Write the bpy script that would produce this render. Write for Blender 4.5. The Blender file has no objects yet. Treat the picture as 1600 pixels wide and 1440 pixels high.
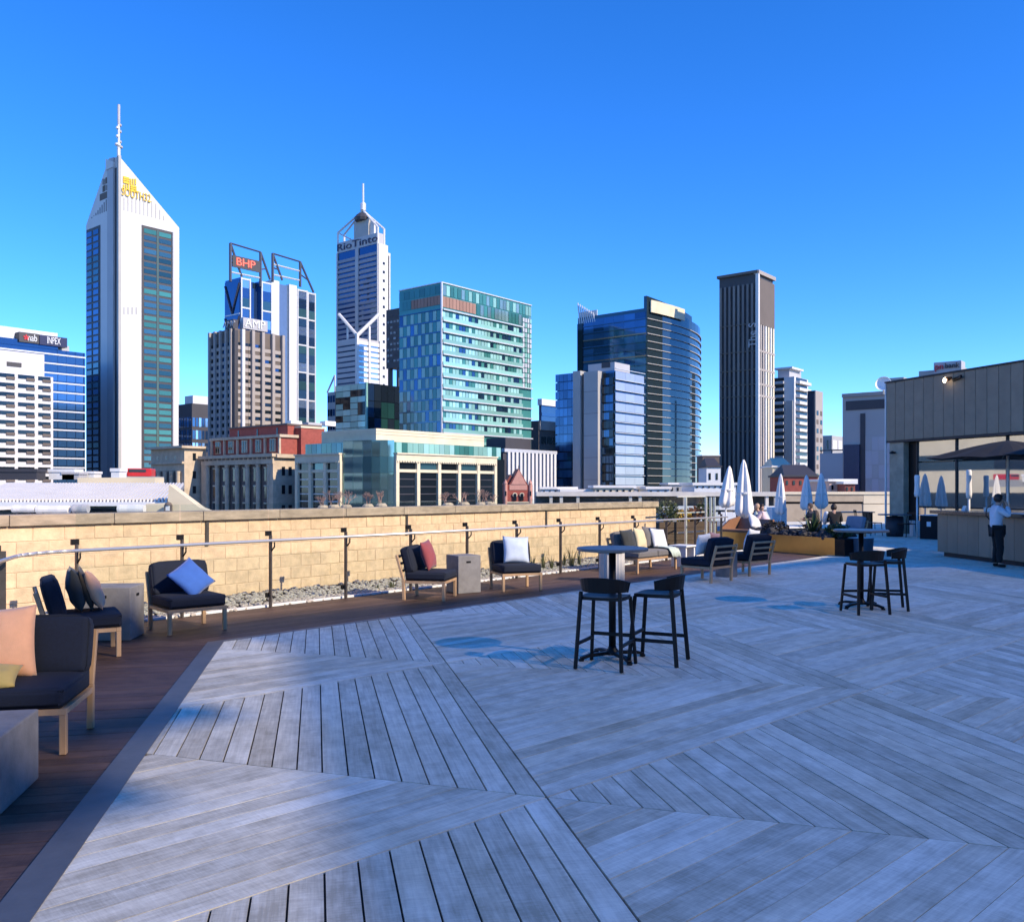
import bpy, bmesh, math, random
from mathutils import Vector, Matrix, noise as mnoise
random.seed(7)
V = Vector
PI = math.pi
R = math.radians
S = bpy.context.scene
COL = S.collection
# ---------------------------------------------------------------- camera
FPX, HZ, CXP, EYE = 1380.0, 762.0, 800.0, 1.7
cam_d = bpy.data.cameras.new('camera'); cam = bpy.data.objects.new('camera', cam_d); COL.objects.link(cam)
cam.location = (0, 0, EYE); cam.rotation_euler = (R(90), 0, 0)
cam_d.sensor_width = 36; cam_d.sensor_fit = 'HORIZONTAL'
cam_d.lens = 36 * FPX / 1600
cam_d.shift_y = (HZ - 720) / 1600
cam_d.clip_start = .05; cam_d.clip_end = 6000
S.camera = cam
# ---------------------------------------------------------------- sky, sun, exposure
SUN_AZ, SUN_EL = -32.0, 32.0      # azimuth measured from +X, towards the sun
sd = V((math.cos(R(SUN_AZ)) * math.cos(R(SUN_EL)), math.sin(R(SUN_AZ)) * math.cos(R(SUN_EL)), math.sin(R(SUN_EL))))
W = bpy.data.worlds.new('World'); S.world = W; W.use_nodes = True
wn = W.node_tree.nodes; wl = W.node_tree.links
bg = wn['Background']
sky = wn.new('ShaderNodeTexSky'); sky.sky_type = 'NISHITA'; sky.sun_disc = False
sky.sun_elevation = R(SUN_EL); sky.sun_rotation = R(90 - SUN_AZ)
sky.air_density = 0.7; sky.dust_density = 0.0; sky.ozone_density = 7.0; sky.altitude = 20
hsv = wn.new('ShaderNodeHueSaturation'); hsv.inputs['Saturation'].default_value = 1.19; hsv.inputs['Hue'].default_value = .509
wl.new(sky.outputs[0], hsv.inputs['Color']); wl.new(hsv.outputs[0], bg.inputs['Color'])
bg.inputs['Strength'].default_value = .15
sun_d = bpy.data.lights.new('sun', 'SUN'); sun = bpy.data.objects.new('sun', sun_d); COL.objects.link(sun)
sun_d.energy = 2.75; sun_d.angle = R(.5); sun_d.color = (1, .85, .66)
sun.rotation_euler = sd.to_track_quat('Z', 'Y').to_euler()
S.view_settings.view_transform = 'Standard'; S.view_settings.look = 'None'
S.view_settings.gamma = 1; S.view_settings.exposure = 1.18
S.view_settings.use_curve_mapping = False
# ---------------------------------------------------------------- helpers
def gp(u, v, z=0.0):
    Y = (EYE - z) * FPX / (v - HZ)
    return V(((u - CXP) / FPX * Y, Y, z))
def at(u, v, Y):
    return V(((u - CXP) / FPX * Y, Y, EYE - (v - HZ) / FPX * Y))
def ln(x): return x / 12.92 if x <= .04045 else ((x + .055) / 1.055) ** 2.4
def rgb(r, g, b): return (ln(r / 255), ln(g / 255), ln(b / 255))

MATS = {}
def mat(name, col, rough=.6, metal=0.0, var=.12, scale=3.0, stretch=(1, 1, 1), bump=0.0, bscale=None, rnd=0.0, spec=.5, emit=0.0, coat=0.0, sheen=0.0):
    m = bpy.data.materials.new(name); m.use_nodes = True
    n = m.node_tree.nodes; l = m.node_tree.links
    b = n['Principled BSDF']
    b.inputs['Roughness'].default_value = rough; b.inputs['Metallic'].default_value = metal
    b.inputs['Specular IOR Level'].default_value = spec
    if coat: b.inputs['Coat Weight'].default_value = coat
    if sheen: b.inputs['Sheen Weight'].default_value = sheen
    tc = n.new('ShaderNodeTexCoord'); mp = n.new('ShaderNodeMapping'); mp.inputs['Scale'].default_value = stretch
    l.new(tc.outputs['Object'], mp.inputs[0])
    oi = n.new('ShaderNodeObjectInfo')
    off = n.new('ShaderNodeVectorMath'); off.operation = 'MULTIPLY_ADD'
    l.new(oi.outputs['Random'], off.inputs[0]); off.inputs[1].default_value = (37, 91, 53); l.new(mp.outputs[0], off.inputs[2])
    nz = n.new('ShaderNodeTexNoise'); nz.inputs['Scale'].default_value = scale; nz.inputs['Detail'].default_value = 6; nz.inputs['Roughness'].default_value = .6
    l.new(off.outputs[0], nz.inputs['Vector'])
    mr = n.new('ShaderNodeMapRange'); mr.inputs[1].default_value = .3; mr.inputs[2].default_value = .7
    mr.inputs[3].default_value = 1 - var; mr.inputs[4].default_value = 1 + var
    l.new(nz.outputs[0], mr.inputs[0])
    val = mr.outputs[0]
    if rnd:
        r2 = n.new('ShaderNodeMapRange'); r2.inputs[3].default_value = 1 - rnd; r2.inputs[4].default_value = 1 + rnd
        l.new(oi.outputs['Random'], r2.inputs[0])
        mu = n.new('ShaderNodeMath'); mu.operation = 'MULTIPLY'; l.new(val, mu.inputs[0]); l.new(r2.outputs[0], mu.inputs[1]); val = mu.outputs[0]
    hs = n.new('ShaderNodeHueSaturation'); hs.inputs['Color'].default_value = (*col, 1); l.new(val, hs.inputs['Value'])
    l.new(hs.outputs[0], b.inputs['Base Color'])
    if bump:
        nb = n.new('ShaderNodeTexNoise'); nb.inputs['Scale'].default_value = bscale or scale * 6; nb.inputs['Detail'].default_value = 4
        l.new(off.outputs[0], nb.inputs['Vector'])
        bp = n.new('ShaderNodeBump'); bp.inputs['Strength'].default_value = bump; bp.inputs['Distance'].default_value = .02
        l.new(nb.outputs[0], bp.inputs['Height']); l.new(bp.outputs[0], b.inputs['Normal'])
    if emit:
        b.inputs['Emission Color'].default_value = (*col, 1); b.inputs['Emission Strength'].default_value = emit
    MATS[name] = m
    return m
def clear_glass(name, tint, refl=1.0):
    m = bpy.data.materials.new(name); m.use_nodes = True
    n = m.node_tree.nodes; l = m.node_tree.links
    n.remove(n['Principled BSDF']); out = n['Material Output']
    t = n.new('ShaderNodeBsdfTransparent'); t.inputs[0].default_value = (*tint, 1)
    g = n.new('ShaderNodeBsdfGlossy'); g.inputs['Roughness'].default_value = .02
    f = n.new('ShaderNodeLayerWeight'); f.inputs['Blend'].default_value = .5
    p5 = n.new('ShaderNodeMath'); p5.operation = 'POWER'; p5.inputs[1].default_value = 4.5; l.new(f.outputs['Facing'], p5.inputs[0])
    k = n.new('ShaderNodeMath'); k.operation = 'MULTIPLY_ADD'; k.inputs[1].default_value = .55 * refl; k.inputs[2].default_value = .025 * refl; l.new(p5.outputs[0], k.inputs[0])
    mx = n.new('ShaderNodeMixShader'); l.new(k.outputs[0], mx.inputs[0]); l.new(t.outputs[0], mx.inputs[1]); l.new(g.outputs[0], mx.inputs[2])
    l.new(mx.outputs[0], out.inputs[0])
    return m

class MB:
    def __init__(s): s.v = []; s.f = []
    def add(s, vs, fs):
        o = len(s.v); s.v += [V(p) for p in vs]; s.f += [tuple(i + o for i in f) for f in fs]; return s
    def box(s, x0, x1, y0, y1, z0, z1):
        return s.add([(x0, y0, z0), (x1, y0, z0), (x1, y1, z0), (x0, y1, z0), (x0, y0, z1), (x1, y0, z1), (x1, y1, z1), (x0, y1, z1)],
                     [(0, 3, 2, 1), (4, 5, 6, 7), (0, 1, 5, 4), (1, 2, 6, 5), (2, 3, 7, 6), (3, 0, 4, 7)])
    def cbox(s, c, d, rz=0.0):
        m = Matrix.Rotation(rz, 3, 'Z'); x, y, z = d[0] / 2, d[1] / 2, d[2] / 2; o = len(s.v)
        s.box(-x, x, -y, y, -z, z)
        for i in range(o, len(s.v)): s.v[i] = m @ s.v[i] + V(c)
        return s
    def prism(s, poly, z0, z1):
        n = len(poly)
        zb = z0 if isinstance(z0, (list, tuple)) else [z0] * n; zt = z1 if isinstance(z1, (list, tuple)) else [z1] * n
        vs = [(p[0], p[1], zb[i]) for i, p in enumerate(poly)] + [(p[0], p[1], zt[i]) for i, p in enumerate(poly)]
        return s.add(vs, [tuple(range(n))[::-1], tuple(range(n, 2 * n))] + [(i, (i + 1) % n, n + (i + 1) % n, n + i) for i in range(n)])
    def tube(s, a, b, r, n=8, r2=None):
        a, b = V(a), V(b); d = (b - a).normalized(); q = d.to_track_quat('Z', 'Y'); r2 = r if r2 is None else r2
        vs = [a + q @ V((r * math.cos(2 * PI * i / n), r * math.sin(2 * PI * i / n), 0)) for i in range(n)]
        vs += [b + q @ V((r2 * math.cos(2 * PI * i / n), r2 * math.sin(2 * PI * i / n), 0)) for i in range(n)]
        return s.add(vs, [tuple(range(n))[::-1], tuple(range(n, 2 * n))] + [(i, (i + 1) % n, n + (i + 1) % n, n + i) for i in range(n)])
    def bar(s, a, b, w, h, up=(0, 0, 1)):
        a, b = V(a), V(b); d = (b - a).normalized(); u = V(up)
        x = d.cross(u)
        x = V((1, 0, 0)) if x.length < 1e-4 else x.normalized()
        y = x.cross(d).normalized()
        c = [-x * w / 2 - y * h / 2, x * w / 2 - y * h / 2, x * w / 2 + y * h / 2, -x * w / 2 + y * h / 2]
        return s.add([a + p for p in c] + [b + p for p in c], [(3, 2, 1, 0), (4, 5, 6, 7), (0, 1, 5, 4), (1, 2, 6, 5), (2, 3, 7, 6), (3, 0, 4, 7)])
    def path(s, pts, r, n=8):
        for i in range(len(pts) - 1): s.tube(pts[i], pts[i + 1], r, n)
        return s
    def lathe(s, prof, n=24, c=(0, 0, 0)):
        o = []; fs = []
        for r, z in prof:
            o += [(c[0] + r * math.cos(2 * PI * i / n), c[1] + r * math.sin(2 * PI * i / n), c[2] + z) for i in range(n)]
        for k in range(len(prof) - 1):
            fs += [(k * n + i, k * n + (i + 1) % n, (k + 1) * n + (i + 1) % n, (k + 1) * n + i) for i in range(n)]
        fs += [tuple(range(n))[::-1], tuple(range((len(prof) - 1) * n, len(prof) * n))]
        return s.add(o, fs)
    def mesh(s, name, bevel=0.0, seg=2, smooth=False, fix=False):
        me = bpy.data.meshes.new(name); me.from_pydata([tuple(p) for p in s.v], [], s.f)
        if bevel or fix:
            bm = bmesh.new(); bm.from_mesh(me)
            if bevel:
                es = [e for e in bm.edges if len(e.link_faces) == 2 and e.calc_face_angle(0) > .6]
                bmesh.ops.bevel(bm, geom=es, offset=bevel, segments=seg, affect='EDGES', profile=.6, clamp_overlap=True)
            bmesh.ops.recalc_face_normals(bm, faces=bm.faces); bm.to_mesh(me); bm.free()
        if smooth:
            for p in me.polygons: p.use_smooth = True
        me.update(); return me
    def build(s, name, m, parent=None, loc=(0, 0, 0), rz=0.0, bevel=0.0, seg=2, smooth=False, fix=True):
        return ob(name, s.mesh(name, bevel, seg, smooth, fix), m, parent, loc, rz)
def ob(name, me, m=None, parent=None, loc=(0, 0, 0), rz=0.0, rot=None):
    o = bpy.data.objects.new(name, me); COL.objects.link(o)
    if m is not None and not me.materials: me.materials.append(m)
    o.location = loc; o.rotation_euler = rot if rot is not None else (0, 0, rz)
    if parent is not None: o.parent = parent
    return o
def tag(o, label=None, cat=None, group=None, kind=None):
    if label: o['label'] = label
    if cat: o['category'] = cat
    if group: o['group'] = group
    if kind: o['kind'] = kind
    return o
def thing(name, label, cat, loc=(0, 0, 0), rz=0.0, group=None):
    o = bpy.data.objects.new(name, None); COL.objects.link(o); o.empty_display_size = .2
    o.location = loc; o.rotation_euler = (0, 0, rz)
    return tag(o, label, cat, group)
def copy_tree(o, parent=None):
    c = o.copy(); COL.objects.link(c); c.parent = parent
    for ch in list(o.children): copy_tree(ch, c)
    return c
def text_mesh(txt, size, depth=.02, name='lettering'):
    cu = bpy.data.curves.new(name, 'FONT'); cu.body = txt; cu.size = size; cu.extrude = depth; cu.align_x = 'CENTER'; cu.align_y = 'CENTER'
    cu.resolution_u = 3
    o = bpy.data.objects.new(name, cu); COL.objects.link(o)
    dg = bpy.context.evaluated_depsgraph_get()
    me = bpy.data.meshes.new_from_object(o.evaluated_get(dg)); me.name = name
    bpy.data.objects.remove(o); bpy.data.curves.remove(cu)
    return me
def clip(poly, nx, ny, d):          # keep points with nx*x + ny*y <= d
    out = []
    for i in range(len(poly)):
        a, b = poly[i], poly[(i + 1) % len(poly)]
        da, db = nx * a[0] + ny * a[1] - d, nx * b[0] + ny * b[1] - d
        if da <= 0: out.append(a)
        if (da < 0 < db) or (db < 0 < da):
            t = da / (da - db); out.append((a[0] + (b[0] - a[0]) * t, a[1] + (b[1] - a[1]) * t))
    return out
def area(p): return .5 * sum(p[i][0] * p[(i + 1) % len(p)][1] - p[(i + 1) % len(p)][0] * p[i][1] for i in range(len(p)))
# ---------------------------------------------------------------- materials
def plank_mat(name, base, light, cross, rnd=.16):
    m = bpy.data.materials.new(name); m.use_nodes = True
    n = m.node_tree.nodes; l = m.node_tree.links; b = n['Principled BSDF']
    b.inputs['Roughness'].default_value = .6; b.inputs['Specular IOR Level'].default_value = .4
    tc = n.new('ShaderNodeTexCoord'); oi = n.new('ShaderNodeObjectInfo')
    off = n.new('ShaderNodeVectorMath'); off.operation = 'MULTIPLY_ADD'; l.new(oi.outputs['Random'], off.inputs[0]); off.inputs[1].default_value = (61, 37, 0); l.new(tc.outputs['Object'], off.inputs[2])
    def nz(sc, stretch, det=5):
        mp = n.new('ShaderNodeMapping'); mp.inputs['Scale'].default_value = stretch; l.new(off.outputs[0], mp.inputs[0])
        t = n.new('ShaderNodeTexNoise'); t.inputs['Scale'].default_value = sc; t.inputs['Detail'].default_value = det; t.inputs['Roughness'].default_value = .65
        l.new(mp.outputs[0], t.inputs['Vector']); return t.outputs[0]
    grain = nz(9, (.22, 5, 1)); big = nz(1.5, (.5, 2.0, 1)); saw = nz(60, (1.6, .12, 1), 3); blot = nz(5, (1, 1.4, 1), 8)
    def mathn(op, a, bb):
        q = n.new('ShaderNodeMath'); q.operation = op
        for i, x in enumerate((a, bb)):
            if isinstance(x, (int, float)): q.inputs[i].default_value = x
            else: l.new(x, q.inputs[i])
        return q.outputs[0]
    s1 = mathn('MULTIPLY', mathn('SUBTRACT', grain, .5), 1.1)
    s2 = mathn('MULTIPLY', mathn('SUBTRACT', big, .5), 1.3)
    s3 = mathn('MULTIPLY', mathn('SUBTRACT', saw, .5), cross)
    s4 = mathn('MULTIPLY', mathn('SUBTRACT', blot, .5), 1.5)
    t = mathn('ADD', mathn('ADD', s1, s2), mathn('ADD', s3, s4))
    t = mathn('ADD', t, mathn('MULTIPLY', mathn('SUBTRACT', oi.outputs['Random'], .5), rnd * 4))
    t = mathn('ADD', t, .5)
    cr = n.new('ShaderNodeValToRGB'); cr.color_ramp.elements[0].color = (*base, 1); cr.color_ramp.elements[1].color = (*light, 1)
    cr.color_ramp.elements[0].position = 0; cr.color_ramp.elements[1].position = 1
    l.new(t, cr.inputs[0])
    fr = mathn('FRACT', mathn('MULTIPLY', oi.outputs['Random'], 17.3), 0.0)
    mp2 = n.new('ShaderNodeMapping'); geo = n.new('ShaderNodeNewGeometry'); l.new(geo.outputs['Position'], mp2.inputs[0])
    wn_ = n.new('ShaderNodeTexNoise'); wn_.inputs['Scale'].default_value = .45; wn_.inputs['Detail'].default_value = 5; l.new(mp2.outputs[0], wn_.inputs['Vector'])
    st = mathn('ADD', mathn('MULTIPLY', fr, .45), mathn('MULTIPLY', mathn('SUBTRACT', wn_.outputs[0], .42), 2.2))
    cl = n.new('ShaderNodeClamp'); l.new(st, cl.inputs[0]); cl.inputs[2].default_value = .8
    mx = n.new('ShaderNodeMix'); mx.data_type = 'RGBA'; mx.blend_type = 'MULTIPLY'; l.new(cl.outputs[0], mx.inputs[0]); l.new(cr.outputs[0], mx.inputs[6]); mx.inputs[7].default_value = (.86, .78, .66, 1)
    l.new(mx.outputs[2], b.inputs['Base Color'])
    bp = n.new('ShaderNodeBump'); bp.inputs['Strength'].default_value = .35; bp.inputs['Distance'].default_value = .004
    l.new(mathn('ADD', mathn('MULTIPLY', saw, .6), grain), bp.inputs['Height']); l.new(bp.outputs[0], b.inputs['Normal'])
    return m
M_plank = plank_mat('weathered_plank', (.45, .41, .31), (.93, .89, .75), .7, .11)
M_brown = plank_mat('brown_board', (.045, .024, .017), (.14, .082, .058), .5, .12)
M_gap = mat('deck_gap_shadow_rubber', (.012, .012, .013), .9)
M_steel = mat('brushed_steel', (.66, .63, .60), .38, .55, .06, 20, (1, 30, 1))
M_edge = mat('dull_metal_strip', (.17, .165, .155), .5, .5, .12, 6, bump=.05)
M_bronze = mat('bronze_post', (.10, .085, .075), .45, .4, .15, 10)
M_black = mat('black_powder_coat', (.005, .005, .006), .45, 0, .2, 9, spec=.28)
M_conc = mat('cast_concrete', (.20, .19, .185), .75, 0, .22, 5, bump=.12, bscale=40)
M_slab = mat('terrace_concrete', (.27, .265, .255), .8, 0, .2, .8, bump=.1)
M_block = mat('limestone_block', (.74, .52, .32), .85, 0, .18, 7, bump=.3, bscale=45, rnd=.06)
M_mortar = mat('mortar_joint', (.62, .47, .31), .9, 0, .1, 8)
M_cope = mat('coping_stone', (.40, .31, .22), .8, 0, .28, 4, (1, 1, 3), bump=.25, rnd=.08)
M_pebble = mat('pale_pebble', (.43, .38, .32), .8, 0, .4, 14)
M_soil = mat('dark_soil', (.05, .04, .03), .95, 0, .3, 12, bump=.5)
M_frame = mat('taupe_wood_frame', (.46, .29, .16), .55, 0, .18, 8, (1, 1, .2), bump=.05)
M_navy = mat('charcoal_outdoor_fabric', (.005, .009, .022), .9, 0, .25, 60, bump=.15, bscale=260)
M_glassb = clear_glass('balustrade_glass', (.93, .96, .95))
M_white = mat('white_paint', (.72, .72, .71), .5, 0, .05, 6)
M_cream = mat('cream_render', (.66, .58, .44), .8, 0, .08, 1.2)
# ================================================================ SETTING
def struct(name, mb, m, **k):
    return tag(mb.build(name, m, **k), kind='structure')
M_street = mat('street_asphalt', (.07, .07, .07), .9, 0, .3, .05)
STREET = -18.0
struct('ground', MB().add([(-3000, -600, STREET), (3000, -600, STREET), (3000, 4500, STREET), (-3000, 4500, STREET)], [(0, 1, 2, 3)]), M_street)
D = V((.657, .754, 0)).normalized(); OUT = V((-D.y, D.x, 0)); RZ = math.atan2(D.y, D.x)
W0 = V((-2.34, 16.1, 0)); R0 = V((-3.47, 12.69, 0)); GAPW = (W0 - R0).dot(OUT)
def t_on(P, d, u):
    r = (u - CXP) / FPX
    return (r * P.y - P.x) / (d.x - r * d.y)
tw1 = t_on(W0, D, 1025); tw0 = -9.0
p_end = W0 + D * tw1; p_start = W0 - D * 30
slab = [(-34, -14), (42, -14), (42, 47), (9.5, 47), (6.0, 31), (p_end.x + .3, p_end.y + 1.2), tuple((p_end + OUT * .32)[:2]), tuple((p_start + OUT * .32)[:2])]
struct('terrace_slab', MB().prism(slab, STREET, -.06), M_slab)
# ---- deck of grey planks in a triangular lattice
PC = V((-3.19, 9.78, 0)); EL = V((-1.89, 3.46, 0)) - PC; EL.normalize()
FE = V((.667, .745, 0)).normalized()
nL = V((EL.y, -EL.x, 0)); nL = nL if nL.dot(V((-1, 0, 0))) > 0 else -nL       # points out of the deck, to the left
nF = V((-FE.y, FE.x, 0))                                                       # points out of the deck, to the far left
dL, dF = nL.dot(PC), nF.dot(PC)
def deck_clip(p):
    p = clip(p, nL.x, nL.y, dL)
    out = []
    if len(p) > 2:
        q = clip(p, nF.x, nF.y, dF)
        if len(q) > 2: out.append(q)
        q = clip(p, -nF.x, -nF.y, -dF)
        if len(q) > 2:
            q = clip(q, -.985, .17, -(8.95 * .985 - 21.6 * .17))     # the part right of the planter
        if len(q) > 2: out.append(q)
    res = []
    for q in out:
        q = clip(q, 1, 0, 30); q = clip(q, 0, 1, 44.5) if len(q) > 2 else q; q = clip(q, 0, -1, 2) if len(q) > 2 else q
        if len(q) > 2 and abs(area(q)) > .004: res.append(q)
    return res
TH = R(42.5); SL = 3.83; P00 = V((.194, 4.86, 0))
eC = V((math.cos(TH), math.sin(TH), 0)); eA = V((math.cos(TH + PI / 3), math.sin(TH + PI / 3), 0))
def inset(tri, g):
    if area(tri) < 0: tri = tri[::-1]
    q = tri
    for i in range(3):
        a, b = V(tri[i]), V(tri[(i + 1) % 3]); n = V((b.y - a.y, a.x - b.x)).normalized()
        q = clip(q, n.x, n.y, n.dot(a) - g)
    return q
pieces = []
for i in range(-4, 13):
    for j in range(-3, 14):
        v = lambda a, b: tuple((P00 + eC * SL * a + eA * SL * b)[:2])
        for tri, e, g in (([v(i, j), v(i + 1, j), v(i, j + 1)], eC, .004), ([v(i + 1, j), v(i + 1, j + 1), v(i, j + 1)], eA, .010)):
            cx = sum(p[0] for p in tri) / 3; cy = sum(p[1] for p in tri) / 3
            if cy < -2 or cy > 48 or abs(cx) > .68 * max(cy, 0) + 5: continue
            tri = inset(tri, .004)
            nrm = V((-e.y, e.x)); ds = [nrm.dot(V(p)) for p in tri]; lo, hi = min(ds), max(ds)
            nb = 22; w = (hi - lo) / nb
            for k in range(nb):
                q = clip(tri, -nrm.x, -nrm.y, -(lo + k * w + g / 2)); q = clip(q, nrm.x, nrm.y, lo + (k + 1) * w - g / 2) if len(q) > 2 else q
                if len(q) < 3: continue
                for r in deck_clip(q):
                    c = V((sum(p[0] for p in r) / len(r), sum(p[1] for p in r) / len(r)))
                    pieces.append((abs(area(r)) / max(c.y, 1.5) ** 3 if abs(c.x) < .62 * c.y + .8 and c.y > 2.6 else 0, r, c, e))
base_poly = deck_clip([(-12, -2), (30, -2), (30, 44.5), (-12, 44.5)])
dk = MB()
for q in base_poly: dk.prism(q, -.055, -.0145)
deck = struct('timber_deck', dk, M_gap)
pieces.sort(key=lambda x: -x[0])
far = {True: MB(), False: MB()}
for k, (sc, r, c, e) in enumerate(pieces):
    if area(r) < 0: r = r[::-1]
    ang = math.atan2(e.y, e.x); ca, sa = math.cos(ang), math.sin(ang)
    if k < 300:
        loc = [((p[0] - c.x) * ca + (p[1] - c.y) * sa, -(p[0] - c.x) * sa + (p[1] - c.y) * ca) for p in r]
        o = MB().prism(loc, -.014, random.uniform(-.0015, .0012)).build('plank', M_plank, deck, (c.x, c.y, 0), ang, fix=False)
    else:
        loc = [(p[0] * ca + p[1] * sa, -p[0] * sa + p[1] * ca) for p in r]
        far[e is eA].prism(loc, -.014, random.uniform(-.0015, .0012))
for key, e in ((True, eA), (False, eC)):
    tag(far[key].build('planks', M_plank, deck, rz=math.atan2(e.y, e.x), fix=False), kind='stuff')
# ---- metal strip along the deck edge
st = MB(); a = PC; b = PC + EL * 14
st.prism([tuple(a[:2]), tuple((a + nL * .17)[:2]), tuple((b + nL * .17)[:2]), tuple(b[:2])][::-1], -.05, .004)
st.prism([tuple(PC[:2]), tuple((PC + FE * 15)[:2]), tuple((PC + FE * 15 + nF * .045)[:2]), tuple((PC + nF * .045 + nL * .1)[:2]), tuple((PC + nL * .17)[:2])], -.05, .001)
struct('deck_edge_strip', st, M_edge)
# ---- brown boards between the deck and the balustrade
zl = [tuple((PC + nL * .172)[:2]), tuple((PC + nL * .172 + EL * 14)[:2]), (-12, -4), (-12, 6), tuple((R0 - D * 5.5)[:2]), tuple((R0 - D * 2.2)[:2])]
zr = [tuple((PC + nL * .172)[:2]), tuple((R0 - D * 2.2)[:2]), tuple((R0 + D * 16)[:2]), tuple((PC + FE * 18.2)[:2]), tuple((PC + nF * .047)[:2])]
bf = MB()
for z in (zl, zr): bf.prism(z if area(z) > 0 else z[::-1], -.058, -.05)
brown = struct('brown_floor', bf, M_gap)
def lay(zone, e, w, root, z):
    if area(zone) < 0: zone = zone[::-1]
    nrm = V((-e.y, e.x)); ds = [nrm.dot(V(p)) for p in zone]; lo, hi = min(ds), max(ds); k = 0
    while lo + k * w < hi:
        q = clip(zone, -nrm.x, -nrm.y, -(lo + k * w + .002)); q = clip(q, nrm.x, nrm.y, lo + (k + 1) * w - .002) if len(q) > 2 else q; k += 1
        if len(q) < 3 or abs(area(q)) < .01: continue
        c = V((sum(p[0] for p in q) / len(q), sum(p[1] for p in q) / len(q))); ang = math.atan2(e.y, e.x); ca, sa = math.cos(ang), math.sin(ang)
        loc = [((p[0] - c.x) * ca + (p[1] - c.y) * sa, -(p[0] - c.x) * sa + (p[1] - c.y) * ca) for p in q]
        if area(loc) < 0: loc = loc[::-1]
        MB().prism(loc, -.05, z + random.uniform(-.001, .001)).build('board', M_brown, root, (c.x, c.y, 0), ang, fix=False)
lay(zl, V((nL.x, nL.y)), .14, brown, -.014)
lay(zr, V((D.x, D.y)), .14, brown, -.014)
# ---- gravel bed
gv = MB().prism([tuple((W0 + D * x - OUT * y)[:2]) for x, y in ((-14, GAPW - .04), (tw1 + .6, GAPW - .04), (tw1 + .6, 0), (-14, 0))], -.058, -.02)
struct('gravel_bed', gv, M_soil)
pm = MB(); rnd = random.Random(3)
t = (1 + 5 ** .5) / 2
ico = [V(p).normalized() for p in ((-1, t, 0), (1, t, 0), (-1, -t, 0), (1, -t, 0), (0, -1, t), (0, 1, t), (0, -1, -t), (0, 1, -t), (t, 0, -1), (t, 0, 1), (-t, 0, -1), (-t, 0, 1))]
icf = [(0, 11, 5), (0, 5, 1), (0, 1, 7), (0, 7, 10), (0, 10, 11), (1, 5, 9), (5, 11, 4), (11, 10, 2), (10, 7, 6), (7, 1, 8), (3, 9, 4), (3, 4, 2), (3, 2, 6), (3, 6, 8), (3, 8, 9), (4, 9, 5), (2, 4, 11), (6, 2, 10), (8, 6, 7), (9, 8, 1)]
def pebble(mb, c, r, sq=.65):
    rz = rnd.uniform(0, 6.28); k = (rnd.uniform(.75, 1.25), rnd.uniform(.75, 1.25), rnd.uniform(.5, .8) * sq / .65); ca, sa = math.cos(rz), math.sin(rz)
    mb.add([(c[0] + r * (p.x * k[0] * ca - p.y * k[1] * sa), c[1] + r * (p.x * k[0] * sa + p.y * k[1] * ca), c[2] + r * p.z * k[2]) for p in ico], icf)
for i in range(6500):
    x = rnd.uniform(-9, tw1 + .4); y = rnd.uniform(.02, GAPW - .09); c = W0 + D * x - OUT * y
    r = rnd.uniform(.018, .05); bank = .07 * max(0, 1 - y / 1.0)
    pebble(pm, (c.x, c.y, -.01 + bank * rnd.uniform(.3, 1)), r)
tag(pm.build('gravel', M_pebble, fix=False), 'loose pale pebbles lying between the glass balustrade and the block wall', 'gravel', kind='stuff')
# ================================================================ PARAPET WALL
wall = thing('parapet_wall', 'long golden limestone block wall with brown stone coping behind the glass railing', 'wall', W0, RZ)
MB().box(tw0, tw1 - .004, .008, .30, -.06, 1.199).build('mortar_core', M_mortar, wall, fix=False)
meshes = [MB().box(-.1955, .1955, 0, .02, 0, .190).mesh('block', .004, 1, fix=True) for _ in range(1)]
half = {}
for r in range(6):
    z = r * .2 + .004; x = tw0 + (.2 if r % 2 else 0); first = True
    while x < tw1 - .05:
        L = min(.4, tw1 - x)
        if L > .36: me = meshes[0]; 
        else:
            key = round(L, 2)
            me = half.setdefault(key, MB().box(-L / 2 + .0045, L / 2 - .0045, 0, .02, 0, .190).mesh('block', .004, 1, fix=True))
        ob('block', me, M_block, wall, (x + L / 2, rnd.uniform(-.0035, .003), z)); x += L
x = tw0; cop = {}
while x < tw1 - .1:
    L = min(1.35, tw1 + .05 - x)
    me = cop.setdefault(round(L, 2), MB().box(-L / 2 + .003, L / 2 - .003, -.06, .36, 0, .145).mesh('coping_stone', .012, 2, fix=True))
    ob('coping_stone', me, M_cope, wall, (x + L / 2, rnd.uniform(-.003, .003), 1.205 + rnd.uniform(-.002, .002))); x += L
for u in (323, 635, 853):
    tj = t_on(W0, D, u)
    MB().box(-.028, .028, -.02, .011, .82, 1.2).box(-.012, .012, -.024, -.0205, .83, 1.195).build('upright_strip', M_bronze, wall, (tj, 0, 0))  # slim dark strips on the upper wall, rail height to coping
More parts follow.
